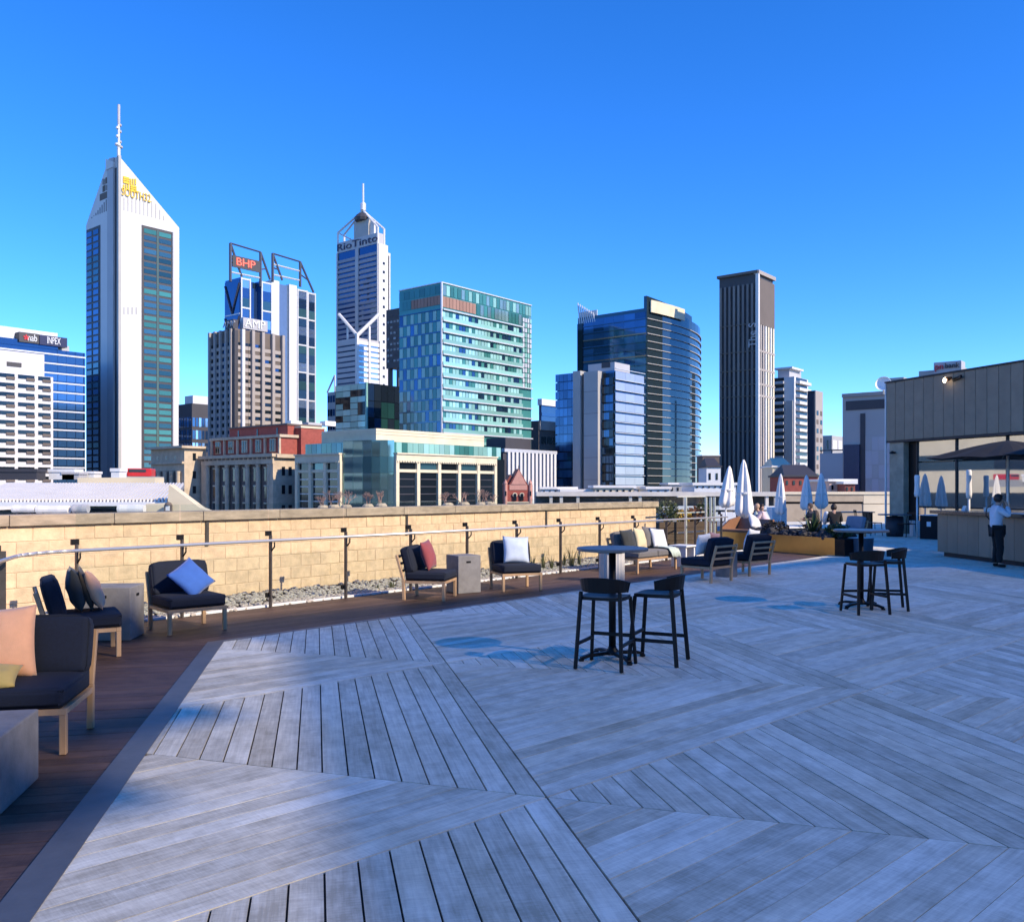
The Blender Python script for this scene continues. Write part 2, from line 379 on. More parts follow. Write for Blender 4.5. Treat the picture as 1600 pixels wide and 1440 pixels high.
# ================================================================ GLASS BALUSTRADE
bal = thing('glass_balustrade', 'clear glass balustrade with bronze posts and round steel handrail before the block wall', 'balustrade', R0, RZ)
SP = 1.354; ks = list(range(-2, 11))
post_me = MB().box(-.012, .012, -.03, .03, -.05, 1.02).mesh('post', .003, 1, fix=True)
clamp_me = MB().box(-.045, .045, .03, .075, -.035, .035).mesh('clamp', .004, 1, fix=True)
bk = MB(); bk.tube((0, -.03, .80), (0, -.10, .86), .011, 6); bk.tube((0, -.10, .86), (0, -.10, .925), .011, 6)
br_me = bk.mesh('rail_bracket', fix=True)
M_white_post = mat('pale_metal_post', (.7, .68, .62), .4, .3, .06)
for k in ks:
    p = ob('post', post_me, M_bronze, bal, (k * SP, 0, 0))
    for z in (.16, 1.045): ob('clamp', clamp_me, M_black, p, (0, 0, z))
    ob('rail_bracket', br_me, M_black, p, (0, 0, 0))
gl = MB().box(-SP / 2 + .012, SP / 2 - .012, .046, .058, .07, 1.48).mesh('glass_panel', fix=True)
for k in ks[:-1]: ob('glass_panel', gl, M_glassb, bal, ((k + .5) * SP, 0, 0))
# corner and the run towards the camera on the left
lc = -2.62 * SP
pts = [V((ks[-1] * SP + .15, -.10, .95)), V((-2 * SP - .1, -.10, .95))]
for i in range(7):
    a = i / 6 * R(58); r = .9; c0 = V((-2 * SP - .1, -.10 - r, .95))
    pts.append(c0 + V((-math.sin(a) * r, math.cos(a) * r, 0)))
endd = V((-math.cos(R(58)), -math.sin(R(58)), 0)); pts.append(pts[-1] + endd * 6)
MB().path(pts, .021, 10).build('handrail', M_steel, bal, smooth=True, fix=False)
e0 = pts[-2] + V((math.sin(R(58)), -math.cos(R(58)), 0)) * -.1; e0.z = 0; ea = math.atan2(endd.y, endd.x)
for k in range(4):
    q = e0 + endd * (.12 + k * SP)
    p = ob('post', post_me, M_bronze, bal, q, ea)
    for z in (.16, 1.045): ob('clamp', clamp_me, M_black, p, (0, -.1, z))
    if k < 3: ob('glass_panel', gl, M_glassb, bal, q + endd * SP / 2 + V((-endd.y, endd.x, 0)) * -.1, ea)
kerb = MB().box(-14, 16, .09, .15, -.058, .012)
struct('gravel_kerb', kerb, M_white, loc=R0, rz=RZ)
# ---- wall strips of grass
M_grass = mat('dry_strap_leaf', (.13, .13, .05), .6, 0, .35, 8, rnd=.3)
def tuft(name, label, loc, h, n, group, m=None):
    t = MB(); rr = random.Random(int(loc[0] * 997) + n)
    for i in range(n):
        a = rr.uniform(0, 6.28); lean = rr.uniform(.05, .45); hh = h * rr.uniform(.5, 1.1); w = rr.uniform(.006, .012)
        d = V((math.cos(a), math.sin(a), 0)); s = V((-d.y, d.x, 0)) * w; b0 = d * rr.uniform(0, .05)
        p = [b0, b0 + d * lean * hh * .35 + V((0, 0, hh * .6)), b0 + d * lean * hh * 1.0 + V((0, 0, hh))]
        t.add([p[0] - s, p[0] + s, p[1] - s * .8, p[1] + s * .8, p[2] - s * .1, p[2] + s * .1], [(0, 1, 3, 2), (2, 3, 5, 4)])
    return tag(t.build(name, m or M_grass, loc=loc, fix=False), label, 'plant', group)
for u, y, h, n in ((832, .75, .30, 22), (848, .6, .40, 26), (862, .8, .28, 20), (882, .55, .30, 22), (893, .8, .42, 24), (905, .7, .36, 18), (612, .9, .12, 16), (590, .9, .10, 12)):
    c = W0 + D * t_on(W0 - OUT * y, D, u) - OUT * y
    TUF = TUF + 1 if 'TUF' in globals() else 0
    lab = ['spiky dry grass tuft behind the railing, leftmost of six', 'spiky dry grass tuft behind the railing, second of six', 'spiky dry grass tuft behind the railing, third of six', 'spiky dry grass tuft behind the railing, fourth of six', 'spiky dry grass tuft behind the railing, fifth of six', 'spiky dry grass tuft behind the railing, rightmost of six', 'low grey green sprig in the pebbles, nearer the red pillow chair', 'low grey green sprig in the pebbles, farther from the red pillow chair'][TUF]
    tuft('grass_tuft', lab, (c.x, c.y, .0), h, n, 'tall grass tufts in the pebbles' if h > .2 else 'low sprigs in the pebbles')
# ================================================================ BUILDING THAT SHADES THE DECK (beside and behind the viewer)
ZE = 24.0; LS = V((.745, .667, 0)).normalized(); A0 = V((-4.6, 10.52, 0)); off = V((sd.x, sd.y, 0)) / sd.z * ZE
RB = A0 + off; M_render = mat('grey_render', (.42, .41, .40), .85, 0, .1, .5)
rb = MB(); BRZ = math.atan2(LS.y, LS.x); DR_ = 6.2
def slabxz(mb, poly, y0, y1):
    n = len(poly); mb.add([(p[0], y0, p[1]) for p in poly] + [(p[0], y1, p[1]) for p in poly], [tuple(range(n)), tuple(range(2 * n - 1, n - 1, -1))] + [(i, (i + 1) % n, n + (i + 1) % n, n + i) for i in range(n)])
rb.box(-26, 27, -12, 0, STREET, ZE - 17); rb.box(-26, 27, -.35, 0, ZE - .36, ZE + .001)
rear = struct('rear_building', rb, M_render, loc=(RB.x, RB.y, 0), rz=BRZ)
M_tint = clear_glass('pale_filter_glass', (.74, .73, .71))
M_screen = clear_glass('dark_filter_glass', (.37, .365, .36), .3)
sc_ = MB(); slabxz(sc_, [(-26, ZE - 16.99), (27, ZE - 16.99), (27, ZE - .37), (.42, ZE - .37), (.41, ZE - 1.2), (-5.4, ZE - DR_), (-26, ZE - DR_)], -.2, -.19); sc_.build('sun_filter_glass', M_screen, rear, fix=True)  # added unseen filter: lets a little warm sun onto the shaded deck
for x0, x1 in ((-26, -16), (-15.7, -10.4), (-10.1, -5.5)): MB().box(x0, x1, -.24, -.21, ZE - DR_ - .05, ZE - .35).build('patch_filter_glass', M_tint, rear, fix=False)  # added clearer filter panes that throw the pale patches on the deck
pn_ = MB(); slabxz(pn_, [(-5.55, ZE - DR_ - .12), (.46, ZE - 1.1), (.46, ZE - .34), (-5.55, ZE - .34)], -.26, -.23); pn_.build('patch_filter_glass', M_tint, rear, fix=True)  # added filter pane, its slanted edge shapes the pale deck patch
for x0, x1, d0, d1 in ((-3.3, -1.9, 2.35, 2.8), (-5.0, -3.4, 3.1, 3.75), (-6.8, -5.2, 4.2, 4.6), (-9.5, -7.6, 4.0, 4.9), (-7.6, -6.1, 2.2, 2.7), (-12.5, -10.2, 1.2, 2.2), (-4.2, -3.6, 1.2, 1.6)):
    MB().box(x0, x1, -.34, -.28, ZE - d1, ZE - d0).build('shade_block', M_render, rear, fix=False)  # added unseen panels that cast the bluish blocks inside the pale patches
# ================================================================ FURNITURE
def rounded_slab(w, d, h, r=.03, puff=.012, n=10):
    """upholstered cushion centred in x,y with its base at z=0"""
    mb = MB(); mb.box(-w / 2, w / 2, -d / 2, d / 2, 0, h)
    bm = bmesh.new(); me = mb.mesh('cushion'); bm.from_mesh(me); bpy.data.meshes.remove(me)
    bmesh.ops.subdivide_edges(bm, edges=bm.edges[:], cuts=6, use_grid_fill=True)
    for v in bm.verts:
        x, y, z = v.co.x / (w / 2), v.co.y / (d / 2), (v.co.z - h / 2) / (h / 2)
        f = lambda a, b: (1 - min(1, abs(a)) ** 4) * (1 - min(1, abs(b)) ** 4)
        if abs(z) > .99: v.co.z += math.copysign(puff * f(x, y), z)
        if abs(x) > .99: v.co.x += math.copysign(puff * .7 * f(y, z), x)
        if abs(y) > .99: v.co.y += math.copysign(puff * .7 * f(x, z), y)
    es = [e for e in bm.edges if len(e.link_faces) == 2 and e.calc_face_angle(0) > 1.0]
    bmesh.ops.bevel(bm, geom=es, offset=r, segments=3, affect='EDGES', profile=.6)
    bmesh.ops.recalc_face_normals(bm, faces=bm.faces)
    me = bpy.data.meshes.new('cushion'); bm.to_mesh(me); bm.free()
    for p in me.polygons: p.use_smooth = True
    return me
def make_chair(name, label, cat, w=.64, n_cush=1, group=None, loc=(0, 0, 0), face=0.0, d=.68):
    """lounge chair without arms; local -Y is the front; face = direction (radians) the sitter looks"""
    t = thing(name, label, cat, loc, face + PI / 2, group)
    hw, y0, y1 = w / 2, -d / 2, d / 2
    for sx in (-1, 1):
        MB().box(sx * hw - .022, sx * hw + .022, y0, y0 + .045, -.012, .245).build('leg', M_frame, t, bevel=.005, seg=1)
        lg = MB(); lg.bar((sx * hw, y1 - .03, -.012), (sx * hw, y1 - .02, .30), .044, .045, (0, 1, 0)); lg.bar((sx * hw, y1 - .02, .295), (sx * hw, y1 + .09, .675), .04, .04, (0, 1, 0))
        lg.build('leg', M_frame, t, bevel=.005, seg=1)
    fr = MB(); fr.box(-hw - .021, hw + .021, y0 - .001, y0 + .044, .246, .285); fr.box(-hw + .023, hw - .023, y1 - .05, y1 - .01, .246, .285)
    for sx in (-1, 1): fr.box(sx * hw - .0195, sx * hw + .0195, y0 + .046, y1 - .052, .246, .283)
    for i in range(5): fr.box(-hw + .022, hw - .022, y0 + .1 + i * .11, y0 + .14 + i * .11, .255, .275)
    fr.build('seat_frame', M_frame, t)
    for k, z in enumerate((.43, .54, .65)):
        yy = y1 - .02 + (z - .295) / .405 * .11
        MB().box(-hw + .021, hw - .021, yy - .012, yy + .012, z - .02, z + .02).build('back_slat', M_frame, t, bevel=.004, seg=1)
    cw = w / n_cush + (.02 if n_cush == 1 else 0)
    me = rounded_slab(cw - .012, d - .04, .135); mb = rounded_slab(cw - .012, .15, .39, .035, .02)
    for i in range(n_cush):
        x = -w / 2 + w / n_cush * (i + .5)
        ob('seat_cushion', me, M_navy, t, (x, y0 + d / 2 - .03, .287))
        ob('back_cushion', mb, M_navy, t, (x, y1 - .125, .405), rot=(R(-15), 0, 0))
    return t
def pillow_mesh(w, h, th, seed=0):
    N = 14; mb = MB(); vs = []; idx = {}
    rr = random.Random(seed); ox = rr.uniform(0, 50)
    for side in (1, -1):
        for i in range(N + 1):
            for j in range(N + 1):
                x, y = i / N * 2 - 1, j / N * 2 - 1
                b = max(0, (1 - abs(x) ** 2.2) * (1 - abs(y) ** 2.2)) ** .55
                wr = mnoise.noise(V((x * 2.2 + ox, y * 2.2, side * 3))) * .22 + mnoise.noise(V((x * 6 + ox, y * 5, side * 3))) * .09
                pin = 1 - .07 * (1 - abs(x) ** 2) * (abs(y) ** 2) ; pin2 = 1 - .07 * (1 - abs(y) ** 2) * (abs(x) ** 2)
                key = (i, j, side) if b > 0 else (i, j, 0)
                if key in idx: continue
                idx[key] = len(vs); vs.append((x * w / 2 * pin2, y * h / 2 * pin, side * th / 2 * b * (1 + wr)))
    g = lambda i, j, s: idx.get((i, j, s), idx.get((i, j, 0)))
    fs = []
    for s in (1, -1):
        for i in range(N):
            for j in range(N):
                q = (g(i, j, s), g(i + 1, j, s), g(i + 1, j + 1, s), g(i, j + 1, s)); fs.append(q if s == 1 else q[::-1])
    me = MB().add(vs, fs).mesh('pillow', smooth=True); return me
def pillow(label, m, chair, x, y, z, w=.48, h=.48, th=.17, tilt=-18, roll=0.0, yaw=0.0, seed=0, name='pillow'):
    """placed in the frame of a chair, then left standing free on it"""
    o = ob(name, pillow_mesh(w, h, th, seed), m)
    mw = Matrix.Translation(chair.location) @ Matrix.Rotation(chair.rotation_euler.z, 4, 'Z')
    # local: pillow plane XY -> stand it up: face towards -Y
    lm = Matrix.Translation((x, y, z)) @ Matrix.Rotation(R(yaw), 4, 'Z') @ Matrix.Rotation(R(90 + tilt), 4, 'X') @ Matrix.Rotation(R(roll), 4, 'Z')
    o.matrix_world = mw @ lm
    return tag(o, label, 'pillow')
def fab(name, c, rnd=.0): return mat(name, c, .92, 0, .06, 12, bump=.2, bscale=180, sheen=.2)
P_pink = fab('peach_linen', (.78, .40, .22)); P_must = fab('mustard_knit', (.47, .34, .10)); P_char = fab('charcoal_linen', (.03, .032, .03))
P_blue = fab('sky_blue_linen', (.035, .11, .38)); P_red = fab('brick_red_linen', (.26, .05, .055)); P_wht = fab('pale_linen', (.66, .67, .68))
P_yel = fab('cream_yellow_linen', (.66, .55, .33)); P_gry = fab('mid_grey_linen', (.14, .13, .125)); P_brn = fab('brown_linen', (.05, .035, .02)); P_mint = fab('pale_mint_throw', (.50, .58, .52))
def ang(x, y): return math.atan2(y, x)
C1 = make_chair('lounge_chair', 'charcoal lounge chair at the lower left with a large peach pillow', 'chair', .66, loc=(-3.27, 5.93, 0), face=ang(.19, -.98), group='charcoal lounge chairs')
C2 = make_chair('lounge_chair', 'charcoal lounge chair seen from its side, beside the grey box table in the left corner', 'chair', loc=(-4.43, 9.1, 0), face=ang(.88, .49), group='charcoal lounge chairs')
C3 = make_chair('lounge_chair', 'charcoal lounge chair holding one tilted sky blue pillow', 'chair', .66, loc=(-3.93, 10.69, 0), face=ang(.66, -.75), group='charcoal lounge chairs')
C4 = make_chair('lounge_chair', 'charcoal lounge chair holding a brick red pillow, in profile', 'chair', loc=(-1.28, 13.73, 0), face=ang(.97, -.2), group='charcoal lounge chairs')
C5 = make_chair('lounge_chair', 'charcoal lounge chair holding a sunlit white pillow before the block wall', 'chair', .66, loc=(.06, 14.95, 0), face=ang(.34, -.94), group='charcoal lounge chairs')
C6 = make_chair('lounge_sofa', 'two seat grey sofa with pillows and a pale throw against the balustrade', 'sofa', 1.42, 2, loc=(2.74, 18.34, 0), face=ang(.74, -.67))
C7 = make_chair('lounge_chair', 'lounge chair seen from behind with slatted back, nearer the bar table', 'chair', loc=(3.57, 16.2, 0), face=ang(-.68, .73), group='charcoal lounge chairs')
C8 = make_chair('lounge_chair', 'lounge chair seen from behind with slatted back, nearer the brass planter', 'chair', loc=(4.62, 17.42, 0), face=ang(-.62, .78), group='charcoal lounge chairs')
for o in C6.children:
    if 'cushion' in o.name: o.data.materials[0] = P_gry
pillow('large peach pillow leaning on the nearest lounge chair', P_pink, C1, -.20, .06, .645, .50, .50, .2, -14, 3, 6, 1)
pillow('folded mustard pillow lying on the seat of the nearest lounge chair', P_must, C1, -.16, -.19, .475, .36, .30, .13, -74, 0, 8, 2)
pillow('charcoal pillow standing upright in the corner lounge chair', P_char, C2, .06, .06, .66, .46, .46, .16, -12, 0, 0, 3)
pillow('brown pillow squeezed between the charcoal and the peach pillow', P_brn, C2, .1, -.04, .655, .44, .46, .09, -17, 4, -5, 4)
pillow('small sunlit peach pillow in front of the brown one in the corner chair', P_pink, C2, .06, -.12, .64, .45, .44, .14, -22, -4, -4, 5)
pillow('sky blue pillow tipped on its corner in a charcoal lounge chair', P_blue, C3, .03, -.05, .61, .44, .44, .15, -36, 32, 8, 6)
pillow('brick red pillow in the lounge chair beside the box table', P_red, C4, 0, .02, .66, .46, .46, .17, -16, 4, 0, 7)
pillow('white pillow half lit by the sun before the block wall', fab('pale_blue_white_linen', (.50, .57, .68)), C5, .02, .03, .65, .47, .47, .17, -16, -3, 0, 8)
pillow('dark pillow on the left seat of the sofa', P_char, C6, -.48, .06, .64, .46, .44, .16, -16, 3, 0, 9)
pillow('cream yellow pillow in the middle of the sofa', P_yel, C6, -.05, .06, .65, .46, .46, .16, -17, -6, 10, 10)
pillow('mid grey pillow behind the white one on the sofa', P_gry, C6, .36, .07, .66, .46, .46, .15, -17, -4, -6, 11)
pillow('white pillow on the right half of the sofa', P_wht, C6, .47, -.06, .64, .44, .44, .14, -24, -7, -8, 12)
pillow('pale pink pillow lying in the slatted chair nearer the bar table', fab('dusty_pink_linen', (.42, .24, .23)), C7, -.12, .03, .66, .46, .46, .17, -14, 6, 10, 13)
pillow('white pillow poking above the slatted chair nearer the bar table', P_wht, C7, .2, .06, .68, .40, .40, .13, -14, -5, 0, 14)
pillow('white pillow in the slatted chair nearer the brass planter', P_wht, C8, -.14, .02, .66, .46, .46, .17, -15, 8, 8, 15)
# pale throw draped over the right end of the sofa
def throw(label, m, chair, pts, wid, seed=0):
    mb = MB(); N = 12; rr = random.Random(seed); vs = []
    for i, p in enumerate(pts):
        for j in range(N + 1):
            s = j / N - .5
            vs.append((p[0] + s * wid, p[1] + .02 * math.sin(j * 1.7 + i), p[2] + .012 * math.sin(j * 1.3 + i * .8) + .006))
    n = N + 1; fs = [(i * n + j, i * n + j + 1, (i + 1) * n + j + 1, (i + 1) * n + j) for i in range(len(pts) - 1) for j in range(N)]
    me = mb.add(vs, fs).mesh('throw', smooth=True); o = ob('throw', me, m, None, chair.location, chair.rotation_euler.z)
    so = o.modifiers.new('thick', 'SOLIDIFY'); so.thickness = .012
    return tag(o, label, 'throw')
throw('pale mint throw hanging over the front edge of the sofa', P_mint, C6, [(.5, .12, .45), (.5, -.1, .447), (.5, -.28, .445), (.52, -.375, .43), (.56, -.40, .34), (.60, -.41, .25)], .34)
# ---- concrete side tables
def box_table(label, c, rz, sx, sy, h, m=M_conc, slot=True):
    t = thing('box_table', label, 'side table', c, rz, 'grey box side tables')
    MB().box(-sx / 2, sx / 2, -sy / 2, sy / 2, -.012, h).build('body', m, t, bevel=.012, seg=2)
    if slot:
        for (x, y, w, d) in ((-.02, -sy / 2, .085, .012), (sx / 2, .0, .012, .085)):
            MB().cbox((x, y, h - .105), (w, d, .032)).build('hand_slot', M_black, t, bevel=.004, seg=1)
    return t
b1 = V((-2.79, 5.21, 0)); a1 = ang(.19, -.98) + PI / 2
box_table('low grey concrete box table cut off by the lower left edge', b1 + Matrix.Rotation(a1, 3, 'Z') @ V((-.26, -.30, 0)), a1, .52, .6, .40, slot=False)
box_table('grey concrete box table between the two chairs in the left corner', (-4.58, 10.12, 0), R(5), .56, .48, .585)
box_table('grey concrete box table between the red and the white pillow chairs', (-.80, 14.55, 0), R(32), .42, .42, .60)
t = thing('drum_table', 'pale fluted drum table behind the near bar table', 'side table', (1.83, 16.2, 0))
dm = MB(); n = 40
prof = [(.235 if i % 2 else .222) for i in range(n)]
ring = [(prof[i] * math.cos(2 * PI * i / n), prof[i] * math.sin(2 * PI * i / n)) for i in range(n)]
dm.prism(ring, -.012, .52).build('drum', mat('pale_stone', (.5, .47, .43), .7, 0, .12, 6), t)
MB().lathe([(.245, .521), (.25, .53), (.25, .548), (.244, .555)], 32).build('table_top', M_conc, t)
t = thing('side_table', 'small white topped side table at the right end of the sofa', 'side table', (3.74, 19.3, 0), RZ)
MB().box(-.24, .24, -.22, .22, .42, .455).build('table_top', M_white, t, bevel=.006)
MB().box(-.20, -.15, -.18, .18, -.012, .419).build('leg', M_white, t); MB().box(.15, .20, -.18, .18, -.012, .419).build('leg', M_white, t)
t = thing('drum_table', 'dark concrete drum table between the two slatted back chairs', 'side table', (4.12, 16.98, 0))
MB().lathe([(.2, -.012), (.205, .02), (.205, .47), (.198, .49)], 28).build('drum', M_conc, t, smooth=False)
# ---- bar tables
M_top = mat('grey_laminate_top', (.14, .13, .125), .38, 0, .15, 14, bump=.03)
def bar_table(label, c, rz, r=.355, h=1.105):
    t = thing('bar_table', label, 'table', c, rz, 'round bar tables')
    MB().lathe([(r - .012, h - .03), (r, h - .024), (r, h - .006), (r - .006, h)], 56).build('table_top', M_top, t)
    MB().box(-.16, .16, -.02, .02, h - .05, h - .031).box(-.02, .02, -.16, -.021, h - .05, h - .031).box(-.02, .02, .021, .16, h - .05, h - .031).build('top_bracket', M_black, t)
    MB().lathe([(.036, .065), (.036, h - .051)], 20).build('pole', M_black, t, smooth=True)
    MB().lathe([(.075, .045), (.07, .075), (.045, .105), (.037, .13)], 20).build('hub', M_black, t, smooth=True)
    for k in range(4):
        a = k * PI / 2; d = V((math.cos(a), math.sin(a), 0)); ar = MB()
        ar.bar(d * .05 + V((0, 0, .062)), d * .26 + V((0, 0, .052)), .055, .034); ar.bar(d * .255 + V((0, 0, .053)), d * .35 + V((0, 0, .028)), .05, .03)
        f = ar.build('foot_arm', M_black, t, bevel=.005, seg=1)
        MB().lathe([(.025, 0), (.028, .004), (.028, .022)], 12, d * .345).build('foot_pad', M_black, f)
    return t
bar_table('round grey bar table with black cross foot in the middle of the deck', (1.0, 8.8, 0), R(22))
bar_table('round bar table with a pale shining top nearer the bar counter', (4.98, 12.6, 0), R(35), .375)
# ---- bar stools
def stool(label, c, face):
    t = thing('bar_stool', label, 'stool', c, face - PI / 2, 'black plastic bar stools')    # local +Y = sitter's front
    st_h = .675; w, d = .19, .18
    # seat
    N = 10; vs = []; fs = []
    for k, zz in ((0, 0), (1, -.028)):
        for i in range(N + 1):
            for j in range(N + 1):
                x, y = i / N * 2 - 1, j / N * 2 - 1
                sx = x * (1 - .10 * y * y * (1 if y > 0 else .3)); dish = -.014 * (1 - x * x) * (1 - y * y)
                rr = 1 - .08 * (abs(x) * abs(y)) ** 3
                vs.append((sx * .215 * rr, y * .205 * rr, st_h + zz + dish + (.006 * x * x if k == 0 else 0) - (.02 * max(0, y - .7))))
    n = N + 1
    for i in range(N):
        for j in range(N):
            q = (i * n + j, (i + 1) * n + j, (i + 1) * n + j + 1, i * n + j + 1); fs.append(q); fs.append(tuple(n * n + a for a in q[::-1]))
    rim = [i * n for i in range(N)] + [N * n + j for j in range(N)] + [i * n + N for i in range(N, 0, -1)] + [j for j in range(N, 0, -1)]
    for a, b in zip(rim, rim[1:] + rim[:1]): fs.append((b, a, n * n + a, n * n + b))
    MB().add(vs, fs).build('seat', M_black, t, smooth=False)
    legs = []
    for sx in (-1, 1):
        top = V((sx * .185, .175, st_h - .02)); bot = V((sx * .225, .225, 0)); MB().bar(bot, top, .03, .036, (0, 1, 0)).build('leg', M_black, t, bevel=.006, seg=1); legs.append((bot, top))
    for sx in (-1, 1):
        top = V((sx * .19, -.185, st_h + .05)); bot = V((sx * .225, -.245, 0)); MB().bar(bot, top, .032, .038, (0, 1, 0)).build('leg', M_black, t, bevel=.006, seg=1); legs.append((bot, top))
    def onleg(i, z): b, a = legs[i]; return b + (a - b) * (z / a.z)
    for i, j in ((0, 2), (1, 3), (0, 1)):
        z = .235 if (i, j) != (0, 1) else .275
        MB().bar(onleg(i, z), onleg(j, z), .024, .034).build('stretcher', M_black, t, bevel=.005, seg=1)
    # wrap-around back band
    K = 15; vs = []; fs = []
    for k in range(K):
        a = PI + (k / (K - 1)) * PI; tt = abs(k / (K - 1) * 2 - 1)
        for (ro, z) in ((0, st_h + .045 - .0 * tt), (0, st_h + .19 - .055 * tt ** 2), (.018, st_h + .19 - .055 * tt ** 2), (.018, st_h + .045)):
            fl = .02 if z > st_h + .1 else 0
            rx, ry = .215 + ro + fl - .009, .20 + ro + fl
            vs.append((rx * math.cos(a), -.03 + ry * math.sin(a), z))
    for k in range(K - 1):
        for q in range(4):
            a, b = k * 4 + q, k * 4 + (q + 1) % 4; fs.append((a, b, b + 4, a + 4))
    fs += [(0, 1, 2, 3), tuple((K - 1) * 4 + q for q in (3, 2, 1, 0))]
    MB().add(vs, fs).build('backrest', M_black, t, bevel=.004, seg=1)
    return t
stool('black bar stool seen from behind at the near bar table', (.90, 8.43, 0), R(66))
stool('black bar stool turned sideways at the near bar table', (1.43, 8.66, 0), R(155))
stool('black bar stool seen from behind at the farther bar table', (4.81, 12.05, 0), R(98))
stool('black bar stool with its back to the right at the farther bar table', (5.27, 12.42, 0), R(165))
# ================================================================ FAR END OF THE TERRACE
M_brass = mat('brushed_brass', (.60, .38, .13), .34, .9, .14, 1.2, (1, 1, 1))
M_orange = mat('orange_stained_timber', (.24, .11, .055), .5, 0, .25, 6, (1, 8, 8))
M_stone = mat('dark_lava_rock', (.035, .033, .036), .85, 0, .5, 9, rnd=.3)
M_fol = mat('dark_green_leaf', (.03, .06, .02), .55, 0, .4, 12, rnd=.3)
M_fol2 = mat('olive_green_leaf', (.09, .11, .035), .6, 0, .4, 12, rnd=.3)
M_canv = mat('white_canvas', (.80, .77, .74), .85, 0, .08, 5, (1, 1, .3), bump=.08)
M_dkcanv = mat('black_canvas', (.004, .004, .006), .85, 0, .15, 5)
PLa, PLb = V((5.95, 25.7, 0)), V((8.25, 21.9, 0)); pd = (PLb - PLa).normalized(); PLL = (PLb - PLa).length; prz = math.atan2(pd.y, pd.x)
pl = thing('brass_planter', 'long low brass planter box filled with dark rocks at the deck edge', 'planter', PLa, prz)
sh = MB(); hh = .44
sh.box(0, PLL - .3, 0, .02, -.05, hh).box(0, .02, .021, .95, -.05, hh).box(.021, PLL - .3, .93, .95, -.05, hh)
sh.build('front_panel', M_brass, pl)
MB().box(PLL - .299, PLL, 0, .95, -.05, hh - .02).build('end_panel', M_black, pl)
MB().box(.022, PLL - .301, .022, .928, .30, .36).build('soil', M_soil, pl)
rk = MB(); rr = random.Random(5)
for i in range(150): pebble(rk, (rr.uniform(1.3, PLL - .35), rr.uniform(.06, .88), .40 + rr.uniform(0, .12)), rr.uniform(.06, .13), 1.0)
tag(rk.build('rocks', M_stone, pl, fix=False), kind='stuff')
bn = thing('timber_bench', 'orange stained timber bench with sloped sides at the left end of the brass planter', 'bench', PLa + pd * .05 + V((.05, .05, 0)), prz)
MB().prism([(0, .03), (1.15, .03), (1.15, .85), (0, .85)], hh - .12, hh + .06).build('seat', M_orange, bn)
MB().add([(0, .72, hh + .061), (1.25, .72, hh + .061), (1.25, .86, hh + .061), (0, .86, hh + .061), (0, .86, hh + .36), (1.25, .86, hh + .36), (1.25, .93, hh + .36), (0, .93, hh + .36)], [(0, 3, 2, 1), (4, 5, 6, 7), (0, 1, 5, 4), (1, 2, 6, 5), (2, 3, 7, 6), (3, 0, 4, 7)]).build('backrest', M_orange, bn)
MB().add([(-.06, .06, hh + .061), (.0, .06, hh + .061), (0, .86, hh + .061), (-.06, .86, hh + .061), (-.06, .45, hh + .33), (0, .45, hh + .33), (0, .86, hh + .42), (-.06, .86, hh + .42)], [(0, 3, 2, 1), (4, 5, 6, 7), (0, 1, 5, 4), (1, 2, 6, 5), (2, 3, 7, 6), (3, 0, 4, 7)]).build('side_panel', M_orange, bn)
def leafball(name, label, loc, rx, rz_, n, m, size=.06, trunk=True, cat='plant', group=None):
    t = thing(name, label, cat, loc, 0, group); rr = random.Random(int(loc[0] * 311) + n); f = MB()
    for i in range(n):
        d = V((rr.gauss(0, 1), rr.gauss(0, 1), rr.gauss(0, 1))).normalized() * rr.uniform(.35, 1) ** .6
        k = 1 + .35 * mnoise.noise(V((d.x * 2.2 + loc[0], d.y * 2.2, d.z * 2.2)))
        c = V((d.x * rx * k, d.y * rx * k, rz_ * 1.05 + d.z * rz_ * k)); a = V((rr.gauss(0, 1), rr.gauss(0, 1), rr.gauss(0, .7))).normalized(); b = a.cross(V((rr.gauss(0, 1), rr.gauss(0, 1), rr.gauss(0, 1)))).normalized(); s = size * rr.uniform(.5, 1.2)
        f.add([c - a * s, c + b * s * .45, c + a * s, c - b * s * .45], [(0, 1, 2, 3)])
    o = f.build('foliage', m, t, fix=False)
    st = MB()
    for i in range(7):
        a = rr.uniform(0, 6.28); st.tube((0, 0, -.02), (math.cos(a) * rx * .5, math.sin(a) * rx * .5, rz_ * rr.uniform(.7, 1.3)), .012, 5, .005)
    st.build('stem', M_soil, t, fix=False)
    return t
def spiky(name, label, loc, h, n, m):
    t = MB(); rr = random.Random(n)
    for i in range(n):
        a = rr.uniform(0, 6.28); el = rr.uniform(.2, 1.45); d = V((math.cos(a) * math.cos(el), math.sin(a) * math.cos(el), math.sin(el))); L = h * rr.uniform(.6, 1.05); s = V((-math.sin(a), math.cos(a), 0)) * rr.uniform(.012, .022)
        b = V((0, 0, .02)); mid = b + d * L * .6; tip = b + d * L + V((0, 0, -L * .22 * math.cos(el)))
        t.add([b - s * .6, b + s * .6, mid + s, mid - s, tip], [(0, 1, 2, 3), (3, 2, 4)])
    return tag(t.build(name, m, loc=loc, fix=False), label, 'plant')
c = PLa + pd * 3.0 + V((-pd.y, pd.x, 0)) * .5
spiky('spiky_plant', 'dark spiky cordyline rising from the rocks of the brass planter', (c.x, c.y, .40), .85, 70, M_fol)
for k, (s, y) in enumerate(((1.75, .5), (3.9, .45))):
    c = PLa + pd * s + V((-pd.y, pd.x, 0)) * y
    leafball('low_bush', ('low dark bush in the middle of the brass planter', 'low dark bush at the right end of the brass planter')[k], (c.x, c.y, .38), .34, .2, 420, M_stone if k == 0 else M_fol, .07)
c = PLa + pd * 1.25 + V((-pd.y, pd.x, 0)) * .25
